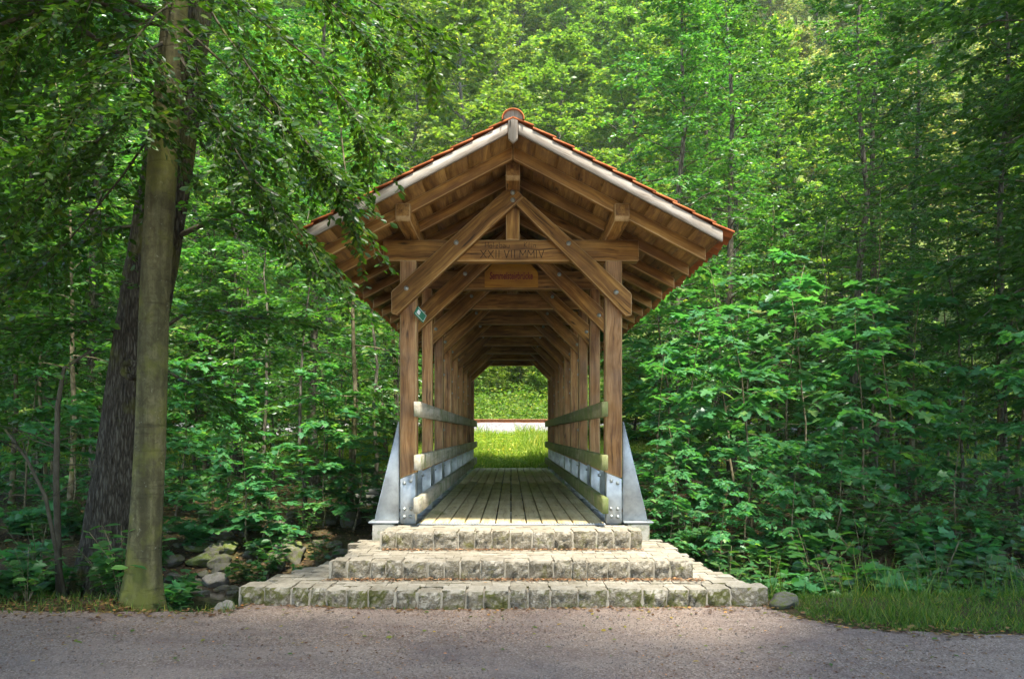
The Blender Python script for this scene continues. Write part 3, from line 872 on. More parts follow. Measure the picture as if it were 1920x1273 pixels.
for i in range(44):
    x = -5.2 + i * 0.075 + r.uniform(-.05, .05); y = 9.42 + r.uniform(-0.2, 0.25)
    rock(x, y, r.uniform(0.045, 0.10), r.choice('dddp'), 'small wet cobble along the edge of the stream water', 'cobbles along the water', 0.3, 'cobble', 0.6, z=-0.45)
for i in range(64):
    x = r.uniform(2.3, 9.5); y = r.uniform(8.3, 12.0)
    rock(x, y, r.uniform(0.08, 0.22), r.choice('dddmd'), 'dark rock in the stream bed behind the grass', GRP + ' behind the grass', 0.3)

# old masonry block beyond the left wing plate
mb = MB()
for j in range(4):
    for i in range(2):
        a = -2.95 + i * 0.42 + (0.10 if j % 2 else 0)
        mb.rbox(a + .006, min(a + 0.41, -2.1), 14.4, 15.1, 0.0 + j * 0.12, 0.115 + j * 0.12, 0.015, (5, 4, 3), 0.012, 8, j * 3 + i, 0.012)
tag(mb.obj('masonry_pier', M_concrete, smooth=True), 'low mossy masonry block of rough courses behind the left wing plate', 'masonry')

# ------------------------------------------------------------------ railway bank
def ballast_mat():
    t = NT('track_ballast')
    v = t.vec('Object'); vo = t.n('ShaderNodeTexVoronoi', Vector=v, Scale=17.0)
    c = t.ramp(vo.outputs['Color'], [(0.1, (0.12, 0.112, 0.108)), (0.5, (0.185, 0.174, 0.17)), (0.9, (0.27, 0.258, 0.25))])
    return t.done(c, 0.9, t.bump(vo.outputs['Distance'], 1.0, 0.03), spec=0.2)
xs2 = np.arange(-46, 46.1, 0.25); yp = np.array([27.2, 27.5, 27.8, 28.1, 28.3, 29.2, 30.3, 30.8]); zp = np.array([1.36, 1.50, 1.66, 1.82, 1.89, 1.90, 1.89, 1.70])
BX, BY = np.meshgrid(xs2, yp, indexing='ij'); BZ = zp[None] + 0.02 * nz2(BX, BY, 9, 21); bi = np.arange(BX.size).reshape(BX.shape)
mb = MB(); mb.add(np.stack([BX, BY, BZ], -1).reshape(-1, 3), np.stack([bi[:-1, :-1], bi[1:, :-1], bi[1:, 1:], bi[:-1, 1:]], -1).reshape(-1, 4))
tag(mb.obj('railway_embankment', ballast_mat()), kind='structure')
for i, yr in enumerate((28.55, 29.75)):
    mb = MB(); mb.box(-46, 46, yr - 0.06, yr + 0.06, 1.885, 1.90); mb.box(-46, 46, yr - 0.012, yr + 0.012, 1.90, 1.985); mb.box(-46, 46, yr - 0.034, yr + 0.034, 1.985, 2.02, 0.006)
    tag(mb.obj('railway_rail', M_rust), ('nearer' if i == 0 else 'farther') + ' rusty brown rail of the track seen through the bridge', 'rail')
for i, (x, y) in enumerate(((15.2, 27.0), (18.1, 27.0))):
    pt = empty('marker_post', (x, y, 1.2))
    tag(pt, ('wider' if i == 0 else 'thinner') + ' white post standing by the track among dark trees', 'post')
    w = 0.09 if i == 0 else 0.05
    mb = MB(); mb.lathe([(0.035, 1.1), (0.035, 2.25)], 8, Matrix.Translation((x, y, 0))); mb.obj('stem', M_steel, None, pt)
    mb = MB(); mb.box(x - w, x + w, y - 0.02, y + 0.02, 2.3, 3.9, 0.008); mb.obj('panel', M_white, None, pt)

# ------------------------------------------------------------------ foliage
OVAL = np.array([(0, 0, 0), (0.30, 0.22, 0.05), (0.68, 0.23, 0.05), (1, 0, -0.04), (0.68, -0.23, 0.05), (0.30, -0.22, 0.05)], float)
OVAL_F = [np.array([(0, 3, 2, 1), (0, 5, 4, 3)])]
RHOMB = np.array([(0, 0, 0), (0.5, 0.30, 0.06), (1, 0, 0), (0.5, -0.30, 0.06)], float)
RHOMB_F = [np.array([(0, 3, 2, 1)])]
_m = [(0, 0), (-0.10, 0.16), (0.02, 0.46), (0.20, 0.30), (0.50, 0.50), (0.52, 0.20), (0.72, 0.22), (1.0, 0)]
_mo = _m + [(x, -y) for x, y in _m[1:-1][::-1]]
MAPLE = np.array([(x, y, 0.18 * abs(y) - 0.10 * x * x) for x, y in _mo] + [(0.28, 0, 0.0)], float)
_k = len(_mo)
MAPLE_F = [np.array([(_k, (i + 1) % _k, i) for i in range(_k)])]
BLADE = np.array([(0, 0.5, 0), (0, -0.5, 0), (0.55, 0.33, 0.0), (0.55, -0.33, 0.0), (1, 0, 0)], float)
BLADE_F = [np.array([(1, 0, 2, 3)]), np.array([(3, 2, 4)])]

def norm(a): return a / (np.linalg.norm(a, axis=-1, keepdims=True) + 1e-9)

def leaves(m, P, A, N, S, T, F):
    """P base, A axis, N normal, S size (n) or (n,3)"""
    A = norm(A); W = norm(np.cross(N, A)); N = np.cross(A, W)
    S = np.asarray(S, float)
    if S.ndim == 1: S = np.repeat(S[:, None], 3, 1)
    V = P[:, None] + T[None, :, 0, None] * (A * S[:, :1])[:, None] + T[None, :, 1, None] * (W * S[:, 1:2])[:, None] + T[None, :, 2, None] * (N * S[:, 2:])[:, None]
    k = len(T); off = (np.arange(len(P)) * k)[:, None, None]
    m.add(V.reshape(-1, 3), *[(f[None] + off).reshape(-1, f.shape[1]) for f in F])

UP = np.array([0, 0, 1.0])
def sprays(g, m_wood, m_leaf, limbs, nsec, sec_len, nleaf, lsize, T, F, flat=0.7, droop=0.25, twig_r=0.004, hang=0.3, lvar=0.42):
    """limbs: list of (pts, r0). Side shoots alternate along each limb and carry flat rows of leaves."""
    for pts, r0 in limbs:
        pts = np.asarray(pts, float); n = len(pts)
        L = np.linalg.norm(np.diff(pts, axis=0), axis=1).sum()
        m_wood.tube(pts, np.linspace(r0, r0 * 0.25, n), 5, False)
        ns = max(3, int(nsec * (0.6 + 0.4 * L / max(L, 1))))
        t = np.clip(0.12 + 0.88 * (np.arange(ns) + g.uniform(0, 1, ns)) / ns, 0, 0.999) * (n - 1)
        i = t.astype(int); f = (t - i)[:, None]
        p = pts[i] * (1 - f) + pts[i + 1] * f
        d = norm(pts[i + 1] - pts[i])
        sd = np.where(np.arange(ns) % 2 == 0, 1.0, -1.0)[:, None]
        side = norm(np.cross(d, UP) + 1e-6) * sd
        a = g.uniform(0.6, 1.25, ns)[:, None]
        dd = norm(d * np.cos(a) + side * np.sin(a) + UP * g.normal(0, 0.22, ns)[:, None])
        ln = sec_len * g.uniform(0.6, 1.25, ns) * (1.15 - 0.6 * t / (n - 1))
        u = (np.arange(nleaf)[None] + g.uniform(0, 1, (ns, nleaf))) / nleaf
        lp = p[:, None] + dd[:, None] * (ln[:, None] * u)[..., None] - UP * (droop * ln[:, None] * u ** 2)[..., None]
        lp = lp + g.normal(0, 0.02, lp.shape)
        if twig_r:
            for q in range(ns):
                e = p[q] + dd[q] * ln[q] * 0.5 - UP * droop * ln[q] * 0.25
                e2 = p[q] + dd[q] * ln[q] - UP * droop * ln[q]
                m_wood.tube([p[q], e, e2], [twig_r, twig_r * .7, twig_r * .3], 3, False)
        ls = np.where(np.arange(nleaf) % 2 == 0, 1.0, -1.0)[None, :, None]
        sd2 = norm(np.cross(dd, UP) + 1e-6)[:, None]
        b = g.uniform(0.4, 1.2, (ns, nleaf))[..., None]
        ax = dd[:, None] * np.cos(b) + sd2 * ls * np.sin(b) - UP * hang * g.uniform(0.2, 1.2, (ns, nleaf))[..., None]
        nn = flat * UP + (1 - flat) * g.normal(0, 1, (ns, nleaf, 3))
        sz = lsize * g.uniform(1 - lvar, 1 + lvar, (ns, nleaf))
        leaves(m_leaf, lp.reshape(-1, 3), ax.reshape(-1, 3), nn.reshape(-1, 3), sz.ravel(), T, F)

def trunk_path(g, H, lean=0.0, wob=0.05, n=9):
    z = np.linspace(0, 1, n)
    w = np.cumsum(g.normal(0, wob * H / n, (n, 2)), axis=0); w[0] = 0
    a = g.uniform(0, 6.28)
    return np.stack([w[:, 0] + lean * H * z ** 1.5 * math.cos(a), w[:, 1] + lean * H * z ** 1.5 * math.sin(a), z * H - 0.15], -1)

def radial_limbs(g, tp, base, H, nl, Lmax, e0, e1, r0, droop, top=0.25, n=5, belly=0.35):
    out = []; zt = tp[:, 2]
    for i in range(nl):
        f = (i + g.uniform(0.2, 0.8)) / nl
        z = base + (H * 0.97 - base) * f
        p0 = np.array([np.interp(z, zt, tp[:, 0]), np.interp(z, zt, tp[:, 1]), z])
        prof = np.interp(f, [0, belly, 1], [0.65, 1.0, top])
        L = Lmax * prof * g.uniform(0.7, 1.15); a = i * 2.4 + g.normal(0, 0.35); el = e0 + (e1 - e0) * f + g.normal(0, 0.15)
        s = np.linspace(0, 1, n)[:, None]
        dh = np.array([math.cos(a) * math.cos(el), math.sin(a) * math.cos(el), math.sin(el)])
        bend = np.cumsum(g.normal(0, 0.035 * L, (n, 3)), axis=0); bend[0] = 0
        out.append((p0 + dh * L * s - UP * droop * L * s ** 2 + bend, r0 * (1.1 - 0.75 * f)))
    return out

def build_tree(name, seed, bark_m, leaf_m, H, r0, base, nl, Lmax, e0, e1, lr, nsec, sec, nleaf, lsize, T, F, flat=0.6, droop=0.2, twig=0.004, top=0.25, lean=0.03, wob=0.05, hang=0.3, sides=9, belly=0.35, flare=1.4):
    g = np.random.default_rng(seed)
    tp = trunk_path(g, H, lean, wob)
    w, c = MB(), MB()
    n = len(tp); rad = np.interp(np.linspace(0, 1, n), [0, 0.06, 1], [r0 * flare, r0, r0 * 0.12])
    w.tube(tp, rad, sides)
    sprays(g, w, c, radial_limbs(g, tp, base, H, nl, Lmax, e0, e1, lr, droop, top, belly=belly), nsec, sec, nleaf, lsize, T, F, flat, droop, twig, hang)
    root = empty(name, (0, 0, 0))
    w.obj('trunk', bark_m, None, root, True)
    c.obj('crown', leaf_m, None, root)
    return root

class Kind:
    """one species: a few built variants, then copies of a thing and its parts"""
    def __init__(self, variants): self.v = variants; self.used = [False] * len(variants); self.i = 0
    def put(self, x, y, rz, s, label, cat, group=None, z=None, sxy=1.0, v=None):
        k = self.i % len(self.v) if v is None else v; self.i += 1
        o = self.v[k]
        if self.used[k]: o = copy_tree(o)
        self.used[k] = True
        o.location = (x, y, float(height(x, y)) if z is None else z); o.rotation_euler = (0, 0, rz); o.scale = (s * sxy, s * sxy, s)
        for key in ('label', 'category', 'group'):
            if key in o: del o[key]
        tag(o, label, cat, group)
        return o

alder = Kind([build_tree('alder_tree', 100 + i, M_grey_bark, L_alder, 14, 0.105, 2.0, 86, 2.5, -0.05, 0.75, 0.022, 11, 0.62, 23, 0.088, OVAL, OVAL_F, 0.55, 0.22, 0.0, 0.3) for i in range(3)])
sapling = Kind([build_tree('slender_sapling', 130 + i, M_grey_bark if i % 2 else M_pale_bark, L_alder, 6.5, 0.038, 1.1, 26, 1.25, 0.0, 0.6, 0.011, 8, 0.36, 11, 0.095, OVAL, OVAL_F, 0.65, 0.22, 0.0, 0.35, 0.05, 0.07) for i in range(4)])
maple = Kind([build_tree('young_maple', 160 + i, M_pale_bark, L_maple, 3.6, 0.024, 0.45, 17, 1.05, 0.05, 0.65, 0.010, 7, 0.36, 6, 0.150, MAPLE, MAPLE_F, 0.80, 0.25, 0.0025, 0.45, 0.10, 0.08, 0.35, 6) for i in range(4)])
hill = Kind([build_tree('hillside_tree', 190 + i, M_grey_bark, L_hill, 15, 0.17, 2.5, 64, 3.6, 0.0, 0.9, 0.045, 12, 0.95, 23, 0.185, RHOMB, RHOMB_F, 0.45, 0.2, 0.0, 0.35, 0.05, 0.08, 0.3, 7) for i in range(4)])
pale = Kind([build_tree('flowering_linden', 220 + i, M_grey_bark, L_pale, 14, 0.16, 2.2, 64, 3.4, 0.0, 0.8, 0.04, 12, 0.95, 23, 0.17, RHOMB, RHOMB_F, 0.55, 0.25, 0.0, 0.35, 0.05, 0.06, 0.3, 7) for i in range(2)])
beech_far = Kind([build_tree('tall_beech', 250 + i, M_grey_bark, L_beech, 20, 0.19, 3.2, 92, 4.0, 0.0, 0.7, 0.026, 13, 0.95, 18, 0.15, OVAL, OVAL_F, 0.62, 0.25, 0.0, 0.3) for i in range(2)])

bush = Kind([build_tree('bush', 430 + i, M_grey_bark, L_hill, 2.6, 0.03, 0.15, 36, 1.5, 0.15, 1.1, 0.012, 8, 0.5, 12, 0.14, OVAL, OVAL_F, 0.5, 0.15, 0.0, 0.5, belly=.3) for i in range(2)])
r = random.Random(21)
U = lambda a, b: r.uniform(a, b)
# trees right of the bridge
for x, y, s in ((3.7, 16.5, .92), (5.5, 19.0, 1.05), (7.6, 17.2, .95), (5.9, 22.3, 1.1), (9.6, 20.5, 1.1), (7.0, 24.5, 1.1), (12.2, 23.5, 1.1), (11.3, 17.6, .95)):
    alder.put(x, y, U(0, 6.3), s, 'tall leafy alder with glossy leaves standing behind the maples right of the bridge', 'tree', 'alders right of the bridge')
for x, y, s in ((-4.3, 17.0, .95), (-6.8, 19.2, 1.05), (-9.8, 18.2, 1.05), (-9.0, 22.5, 1.1), (-11.5, 18.6, 1.0), (-12.6, 25.6, 1.15), (-14.0, 23.0, 1.1), (-8.4, 15.6, .85)):
    alder.put(x, y, U(0, 6.3), s, 'leafy alder beyond the stream between the big trunks and the bridge', 'tree', 'alders left of the bridge')
# tall beeches that shade both flanks
for x, y, s, lab in ((10.3, 14.4, 1.0, 'tall dark forest tree at the right edge of the clearing behind the grass'),
                     (13.6, 19.6, 1.05, 'tall beech deep in the shade beyond the white posts side of the clearing'),
                     (-10.6, 14.6, 1.0, 'tall dark beech behind the two big trunks at the left edge'),
                     (-14.5, 19.5, 1.05, 'second tall beech farther back in the dark wood left of the trunks')):
    beech_far.put(x, y, U(0, 6.3), s, lab, 'tree')
# saplings
for i in range(38):
    x, y = -U(2.6, 11.5), U(12.5, 23.0)
    sapling.put(x, y, U(0, 6.3), U(0.75, 1.25), 'thin sapling stem with loose leaves in the wood left of the bridge', 'tree', 'saplings left of the bridge', sxy=U(.9, 1.2))
for i in range(26):
    x, y = U(2.9, 13.5), U(12.5, 25.5)
    sapling.put(x, y, U(0, 6.3), U(0.75, 1.25), 'thin sapling stem with loose leaves in the wood right of the bridge', 'tree', 'saplings right of the bridge', sxy=U(.9, 1.2))
# young maples
mr = [(2.75, 12.0, 1.0), (3.55, 11.3, .95), (4.7, 12.0, 1.05), (4.1, 13.6, 1.25), (5.9, 12.6, 1.05), (6.9, 13.6, 1.15), (5.3, 14.8, 1.3), (8.2, 12.4, .95), (7.9, 15.0, 1.3), (9.6, 13.8, 1.1), (3.1, 14.6, 1.3), (10.8, 15.6, 1.2), (2.3, 10.6, .55), (3.05, 10.2, .5), (6.3, 10.9, .6), (1.95, 9.7, .45), (2.6, 9.6, .42), (3.6, 9.9, .5), (4.5, 10.6, .55), (2.15, 11.6, .8)]
for x, y, s in mr:
    maple.put(x, y, U(0, 6.3), s, 'young maple with broad lobed leaves in level tiers right of the bridge', 'tree', 'young maples right of the bridge')
ml = [(-3.75, 11.0, .62), (-3.0, 12.2, .72), (-4.5, 12.2, .75), (-5.8, 13.2, .75), (-6.8, 14.4, .9), (-8.3, 13.0, .9)]
for x, y, s in ml:
    maple.put(x, y, U(0, 6.3), s, 'young maple spreading lobed leaves over the rocks left of the bridge', 'tree', 'young maples left of the bridge')
# low spreading maples over the rocks, and bushes along the near side of the track
for x, y, s, w in ((-3.5, 10.9, .42, 1.9), (-2.5, 12.0, .42, 1.8), (-5.0, 10.8, .5, 1.5), (-3.0, 13.2, .6, 1.5), (-6.5, 11.4, .6, 1.4)):
    maple.put(x, y, U(0, 6.3), s, 'low maple sapling with wide leafy tiers over the stream rocks', 'tree', 'low maples over the rocks', sxy=w)
for k in range(40):
    bush.put((2.9 + 0.42 * k) if k % 2 else -(2.7 + 0.42 * k), U(24.2, 26.2), U(0, 6.3), U(.55, .8) if k % 2 else U(.36, .52), 'leafy bush at the edge of the wood hiding the track', 'bush', 'bushes along the track')
for k in range(48):
    x = (3.2 + 0.34 * k) * 1.0 if k % 2 else -(2.9 + 0.34 * k)
    sapling.put(x, U(23, 26.3), U(0, 6.3), U(.45, .75), 'small leafy sapling at the edge of the wood in front of the track', 'tree', 'saplings along the track', sxy=U(1.6, 2.3))
# wooded hillside
yrow = 40.0
while yrow < 96:
    half = yrow * 0.74; x = -half + U(0, 4)
    while x < half:
        y = yrow + U(-2.5, 2.5)
        if x > yrow * 0.26 and yrow < 75 and r.random() < 0.75:
            pale.put(x, y, U(0, 6.3), U(0.8, 1.15), 'pale flowering linden high on the wooded slope at the upper right', 'tree', 'lindens on the slope')
        elif not (abs(x) < 2.5 and yrow < 42):
            hill.put(x, y, U(0, 6.3), U(0.85, 1.25) * (1.3 if yrow > 60 else 1), 'bright green broadleaf tree on the wooded slope behind the bridge', 'tree', 'trees on the wooded slope', sxy=U(.9, 1.15))
        x += U(4.3, 6.3)
    yrow *= 1.135
# trees along the foot of the slope, beyond the track
for x in (-27, -22, -17.5, -13, -8.6, 7.9, 12.5, 17, 22, 27):
    hill.put(x + U(-1, 1), U(32.5, 36), U(0, 6.3), U(0.85, 1.1), 'broadleaf tree at the foot of the slope beyond the track', 'tree', 'trees beyond the track')

# ---- the two big trunks at the left
def px(x, y, Y): return np.array(P2(x, y, Y))
def big_tree(name, label, seed, pts, rad, bark_m, limbs_px, crown_from, crown_to, nl, Lmax, lsize, free=None, rough=False):
    g = np.random.default_rng(seed)
    base = Vector(pts[0]); root = empty(name, base); tag(root, label, 'tree')
    pts = np.array(pts); w, c = MB(), MB()
    n = 60; s = np.linspace(0, 1, n); k = np.linspace(0, 1, len(pts))
    tp = np.stack([np.interp(s, k, pts[:, i]) for i in range(3)], -1); rr_ = np.interp(s, k, rad)
    for _ in range(3): tp[1:-1] = (tp[:-2] + 2 * tp[1:-1] + tp[2:]) / 4
    nf = 330; zf = base.z + (tp[-1, 2] - base.z) * np.linspace(0, 1, nf) ** 1.5
    tf = np.stack([np.interp(zf, tp[:, 2], tp[:, 0]), np.interp(zf, tp[:, 2], tp[:, 1]), zf], -1); rf = np.interp(zf, tp[:, 2], rr_)
    sides = 120 if rough else 72
    tr = MB(); tr.tube(tf, rf, sides)
    V = tr.v[0]; cen = np.repeat(tf, sides, 0)
    for i, q in enumerate(V):      # uneven girth, root flare lobes, bark relief
        d = Vector(q - cen[i]); a = math.atan2(d.y, d.x); hgt = q[2] - base.z; ca, sa = math.cos(a), math.sin(a)
        kk = 1 + 0.05 * mnoise.noise(Vector((ca * 1.5, sa * 1.5, hgt * 0.8 + seed)))
        kk += math.exp(-max(hgt, 0) / 0.22) * (0.20 + 0.22 * math.sin(a * 4 + seed) + 0.12 * mnoise.noise(Vector((ca * 3, sa * 3, seed))))
        if rough:
            w_ = mnoise.noise(Vector((ca * 3, sa * 3, hgt * 1.6))) * 0.5
            f1_ = mnoise.noise(Vector((ca * 9 + w_, sa * 9 + w_, hgt * 2.1)))
            f2_ = mnoise.noise(Vector((ca * 17, sa * 17, hgt * 7.0)))
            kk += 0.075 * (1 - 2.2 * max(0, 0.30 - abs(f1_))) - 0.05 + 0.035 * f2_
        else:
            kk += 0.016 * mnoise.noise(Vector((ca * 5, sa * 5, hgt * 3.0))) + 0.010 * mnoise.noise(Vector((ca * 4, sa * 4, hgt * 22.0)))
        V[i] = cen[i] + np.array(d[:]) * kk
    o = tr.obj('trunk', bark_m, None, root, True)
    lim = [(np.array(l), rr0) for l, rr0 in limbs_px]
    zt = tp[:, 2]
    for i in range(nl):
        f = (i + 0.5) / nl; z = crown_from + (crown_to - crown_from) * f
        p0 = np.array([np.interp(z, zt, tp[:, 0]), np.interp(z, zt, tp[:, 1]), z]); a = i * 2.4 + g.normal(0, 0.3); el = -0.1 + 0.75 * f + g.normal(0, 0.12)
        if math.cos(a) > 0.1 or math.sin(a) > 0.45 or math.cos(a + 0.9) > 0.6 and z < 7: continue
        L = Lmax * np.interp(f, [0, .4, 1], [0.75, 1.0, 0.45]) * g.uniform(0.7, 1.15)
        if free is not None and not free(a, z): continue
        ss = np.linspace(0, 1, 7)[:, None]; dh = np.array([math.cos(a) * math.cos(el), math.sin(a) * math.cos(el), math.sin(el)])
        b = np.cumsum(g.normal(0, 0.03 * L, (7, 3)), axis=0); b[0] = 0
        lim.append((p0 + dh * L * ss - UP * 0.26 * L * ss ** 2 + b, 0.026 * (1.1 - .7 * f)))
    sprays(g, w, c, lim, 30, 1.0, 36, lsize, OVAL, OVAL_F, 0.62, 0.22, 0.004, 0.32)
    w.obj('limbs', M_limb, None, root, True)
    c.obj('crown', L_beech, None, root)
    return root

PB = [px(264, 1150, 6.85) - UP * 0.15, px(270, 1050, 6.85), px(283, 800, 6.85), px(289, 560, 6.85), px(305, 300, 6.85), px(322, 100, 6.85), px(338, -80, 6.85), px(360, -500, 6.9), px(380, -1100, 7.0)]
PB = [tuple(p) for p in PB]
beech_limbs = [
    ([px(330, 40, 6.85), px(420, 120, 6.7), px(510, 215, 6.6), px(590, 300, 6.6), px(640, 368, 6.65), px(662, 405, 6.7)], 0.014),
    ([px(335, -60, 6.85), px(450, 10, 6.9), px(580, 110, 7.0), px(680, 225, 7.0), px(700, 290, 7.05)], 0.014),
    ([px(326, 90, 6.85), px(400, 210, 6.6), px(470, 330, 6.5), px(560, 430, 6.5), px(610, 490, 6.55)], 0.012),
    ([px(340, -90, 6.85), px(540, -60, 7.2), px(690, 0, 7.4), px(770, 50, 7.6), px(810, 100, 7.7)], 0.013),
    ([px(322, 70, 6.85), px(240, 120, 6.4), px(140, 210, 6.1), px(40, 330, 6.0)], 0.015),
    ([px(318, 140, 6.85), px(220, 230, 6.6), px(110, 330, 6.4), px(20, 430, 6.3)], 0.014),
    ([px(330, -20, 6.85), px(200, -30, 6.3), px(80, 40, 6.0), px(-40, 140, 5.8)], 0.015),
    ([px(330, 0, 6.85), px(290, 30, 6.4), px(240, 90, 6.1), px(250, 160, 6.0), px(290, 220, 6.0)], 0.012),
    ([px(336, -70, 6.85), px(420, 60, 6.6), px(490, 160, 6.5), px(560, 250, 6.5), px(640, 350, 6.6)], 0.014),
    ([px(330, 20, 6.85), px(380, 160, 6.9), px(440, 280, 6.9), px(520, 400, 6.95)], 0.012),
    ([px(340, -90, 6.85), px(580, -30, 7.2), px(680, 60, 7.4), px(735, 150, 7.5)], 0.012),
    ([px(312, 210, 6.85), px(230, 330, 6.9), px(130, 450, 7.0), px(40, 540, 7.0)], 0.013),
]
big_tree('beech_tree', 'smooth olive-brown beech trunk standing in front at the path edge', 301, PB, [0.20, 0.140, 0.126, 0.124, 0.126, 0.115, 0.10, 0.09, 0.07], M_beech_bark, beech_limbs, 4.6, 12, 60, 4.0, 0.066)
PD = [px(200, 1110, 7.9) - UP * 0.15, px(205, 1000, 7.9), px(228, 850, 7.9), px(250, 700, 7.9), px(284, 500, 7.9), px(317, 300, 7.9), px(345, 130, 7.9), px(385, -150, 8.0), px(430, -700, 8.1), px(450, -1300, 8.2)]
PD = [tuple(p) for p in PD]
dark_limbs = [
    ([px(340, 440, 7.9), px(395, 415, 7.8), px(445, 396, 7.8), px(500, 420, 7.8), px(545, 450, 7.8)], 0.030),
    ([px(312, 612, 7.9), px(350, 585, 7.8), px(410, 582, 7.8), px(480, 598, 7.8), px(560, 600, 7.8)], 0.020),
    ([px(305, 690, 7.9), px(340, 712, 7.8), px(375, 728, 7.8), px(412, 757, 7.8)], 0.022),
    ([px(355, 190, 7.9), px(430, 230, 7.9), px(520, 280, 8.0), px(600, 350, 8.1)], 0.026),
    ([px(240, 640, 7.9), px(180, 600, 7.7), px(100, 610, 7.5), px(20, 650, 7.4)], 0.02),
    ([px(280, 420, 7.9), px(200, 430, 8.1), px(110, 480, 8.2), px(10, 520, 8.3)], 0.024),
]
OLD = big_tree('old_alder', 'thick dark furrowed trunk leaning behind the smooth beech', 302, PD, [0.34, 0.245, 0.235, 0.232, 0.245, 0.235, 0.20, 0.17, 0.14, 0.08], M_rough_bark, dark_limbs, 4.6, 13, 60, 4.4, 0.068, rough=True)

m = MB(); kx = np.array(P2(243, 692, 7.66))
m.lathe([(0.10, -0.06), (0.105, 0.0), (0.085, 0.035), (0.055, 0.03), (0.045, -0.005), (0.02, -0.03), (0.005, -0.032)], 14, Matrix.Translation(kx) @ Matrix.Rotation(R(82), 4, 'X') @ Matrix.Rotation(R(-14), 4, 'Y'))
m.v[0] += rng.normal(0, 0.006, m.v[0].shape)
m.obj('knot', M_rough_bark, None, OLD, True)

# trees added for shade over the path and flanks, mostly out of view
canopy = Kind([build_tree('added_shade_beech', 320, M_beech_bark, L_beech, 16, 0.20, 6.2, 84, 5.2, 0.0, 0.8, 0.05, 14, 1.1, 20, 0.16, OVAL, OVAL_F, 0.65, 0.2, 0.0, 0.4),
               build_tree('added_shade_beech', 321, M_beech_bark, L_beech, 16, 0.20, 7.0, 54, 4.8, 0.0, 0.8, 0.05, 11, 1.1, 15, 0.15, OVAL, OVAL_F, 0.65, 0.2, 0.0, 0.4)])
for x, y, s, v, lab in ((-6.0, 1.2, 1.0, 0, 'added shade beech by the path left of the viewpoint, its crown shading the gravel'), (8.0, 1.0, 1.0, 0, 'added shade beech by the path beyond the grass verge, shading the grass'),
                        (1.6, -1.2, 1.15, 1, 'added thin crowned shade beech close behind the viewpoint'), (-4.6, -3.0, 1.0, 0, 'added beech behind the viewpoint shading the near path'), (8.0, -4.5, 1.0, 0, 'second added shade beech behind the viewpoint at the other side of the path'),
                        (9.2, 6.0, 1.0, 0, 'added tall shade beech at the far side of the grass verge'), (-8.2, 4.2, 1.0, 0, 'added dark shade beech left of the smooth trunk, its low branches over the path edge'), (13.0, 10.8, 1.2, 0, 'added tall shade beech beside the stream beyond the grass'), (-7.4, 6.6, 1.05, 0, 'added broad dark shade beech beside the stream, its boughs hanging behind the smooth trunk'), (-2.7, -0.7, .9, 0, 'added shade beech close behind the viewpoint toward the stream side'), (5.4, -1.1, .9, 0, 'added shade beech close behind the viewpoint toward the grass side'), (-16.5, 16.5, 1.25, 0, 'added tall shade beech far back at the left edge of the wood'), (16.6, 17.5, 1.25, 0, 'added tall shade beech far back at the right edge of the wood'), (-13.2, 9.5, 1.2, 0, 'added tall shade beech beside the stream far left of the trunks')):
    canopy.put(x, y, U(0, 6.3), s, lab, 'tree', v=v)


# ------------------------------------------------------------------ low plants, grass, litter
def herb(seed, n=14, h=0.35, T=OVAL, F=OVAL_F, ls=0.13, mat=L_plant):
    g = np.random.default_rng(seed); w, c = MB(), MB()
    for i in range(n):
        a = g.uniform(0, 6.28); l = h * g.uniform(0.6, 1.2); lean = g.uniform(0.2, 0.8)
        p = np.array([[0, 0, -0.03], [math.cos(a) * l * lean * .4, math.sin(a) * l * lean * .4, l * .6], [math.cos(a) * l * lean, math.sin(a) * l * lean, l]])
        w.tube(p, [0.004, 0.003, 0.002], 4, False)
        k = 7; f = np.linspace(0.35, 1, k)
        P = np.stack([np.interp(f, [0, .5, 1], p[:, j]) for j in range(3)], -1)
        b = a + np.where(np.arange(k) % 2 == 0, 1, -1) * g.uniform(0.4, 1.6, k)
        A = np.stack([np.cos(b), np.sin(b), g.uniform(-.25, .35, k)], -1)
        leaves(c, P, A, UP * 0.8 + g.normal(0, .3, (k, 3)), ls * g.uniform(.6, 1.2, k), T, F)
    o = empty('leafy_plant', (0, 0, 0)); w.obj('stems', M_pale_bark, None, o); c.obj('leaves', mat, None, o)
    return o
herbs = Kind([herb(400), herb(401, 10, .5), herb(402, 12, .3, MAPLE, MAPLE_F, .14, L_maple)])
for i in range(46):
    x = -U(2.55, 6.2); y = U(6.55, 7.7)
    if -3.12 < x: continue
    herbs.put(x, y, U(0, 6.3), U(.6, 1.2), 'low leafy weed at the path edge around the big trunks', 'plant', 'weeds around the big trunks')
for i in range(44):
    x = -U(4.3, 9.0); y = U(7.6, 12.0)
    herbs.put(x, y, U(0, 6.3), U(.7, 1.5), 'leafy weed in the dark undergrowth left of the big trunks', 'plant', 'weeds left of the big trunks')
for i in range(110):
    x = U(2.1, 8.5); y = U(8.0, 11.6)
    herbs.put(x, y, U(0, 6.3), U(.7, 1.6), 'leafy weed on the stream bank behind the grass verge', 'plant', 'weeds behind the grass')
for i in range(16):
    herbs.put(U(2.7, 6.5), U(6.1, 7.3), U(0, 6.3), U(.25, .5), 'small broad leafed weed growing in the verge grass', 'plant', 'weeds in the verge grass')
for i in range(16):
    herbs.put(-U(1.9, 5), U(9.6, 12.5), U(0, 6.3), U(.5, 1.0), 'leafy weed among the rocks left of the steps', 'plant', 'weeds among the rocks')

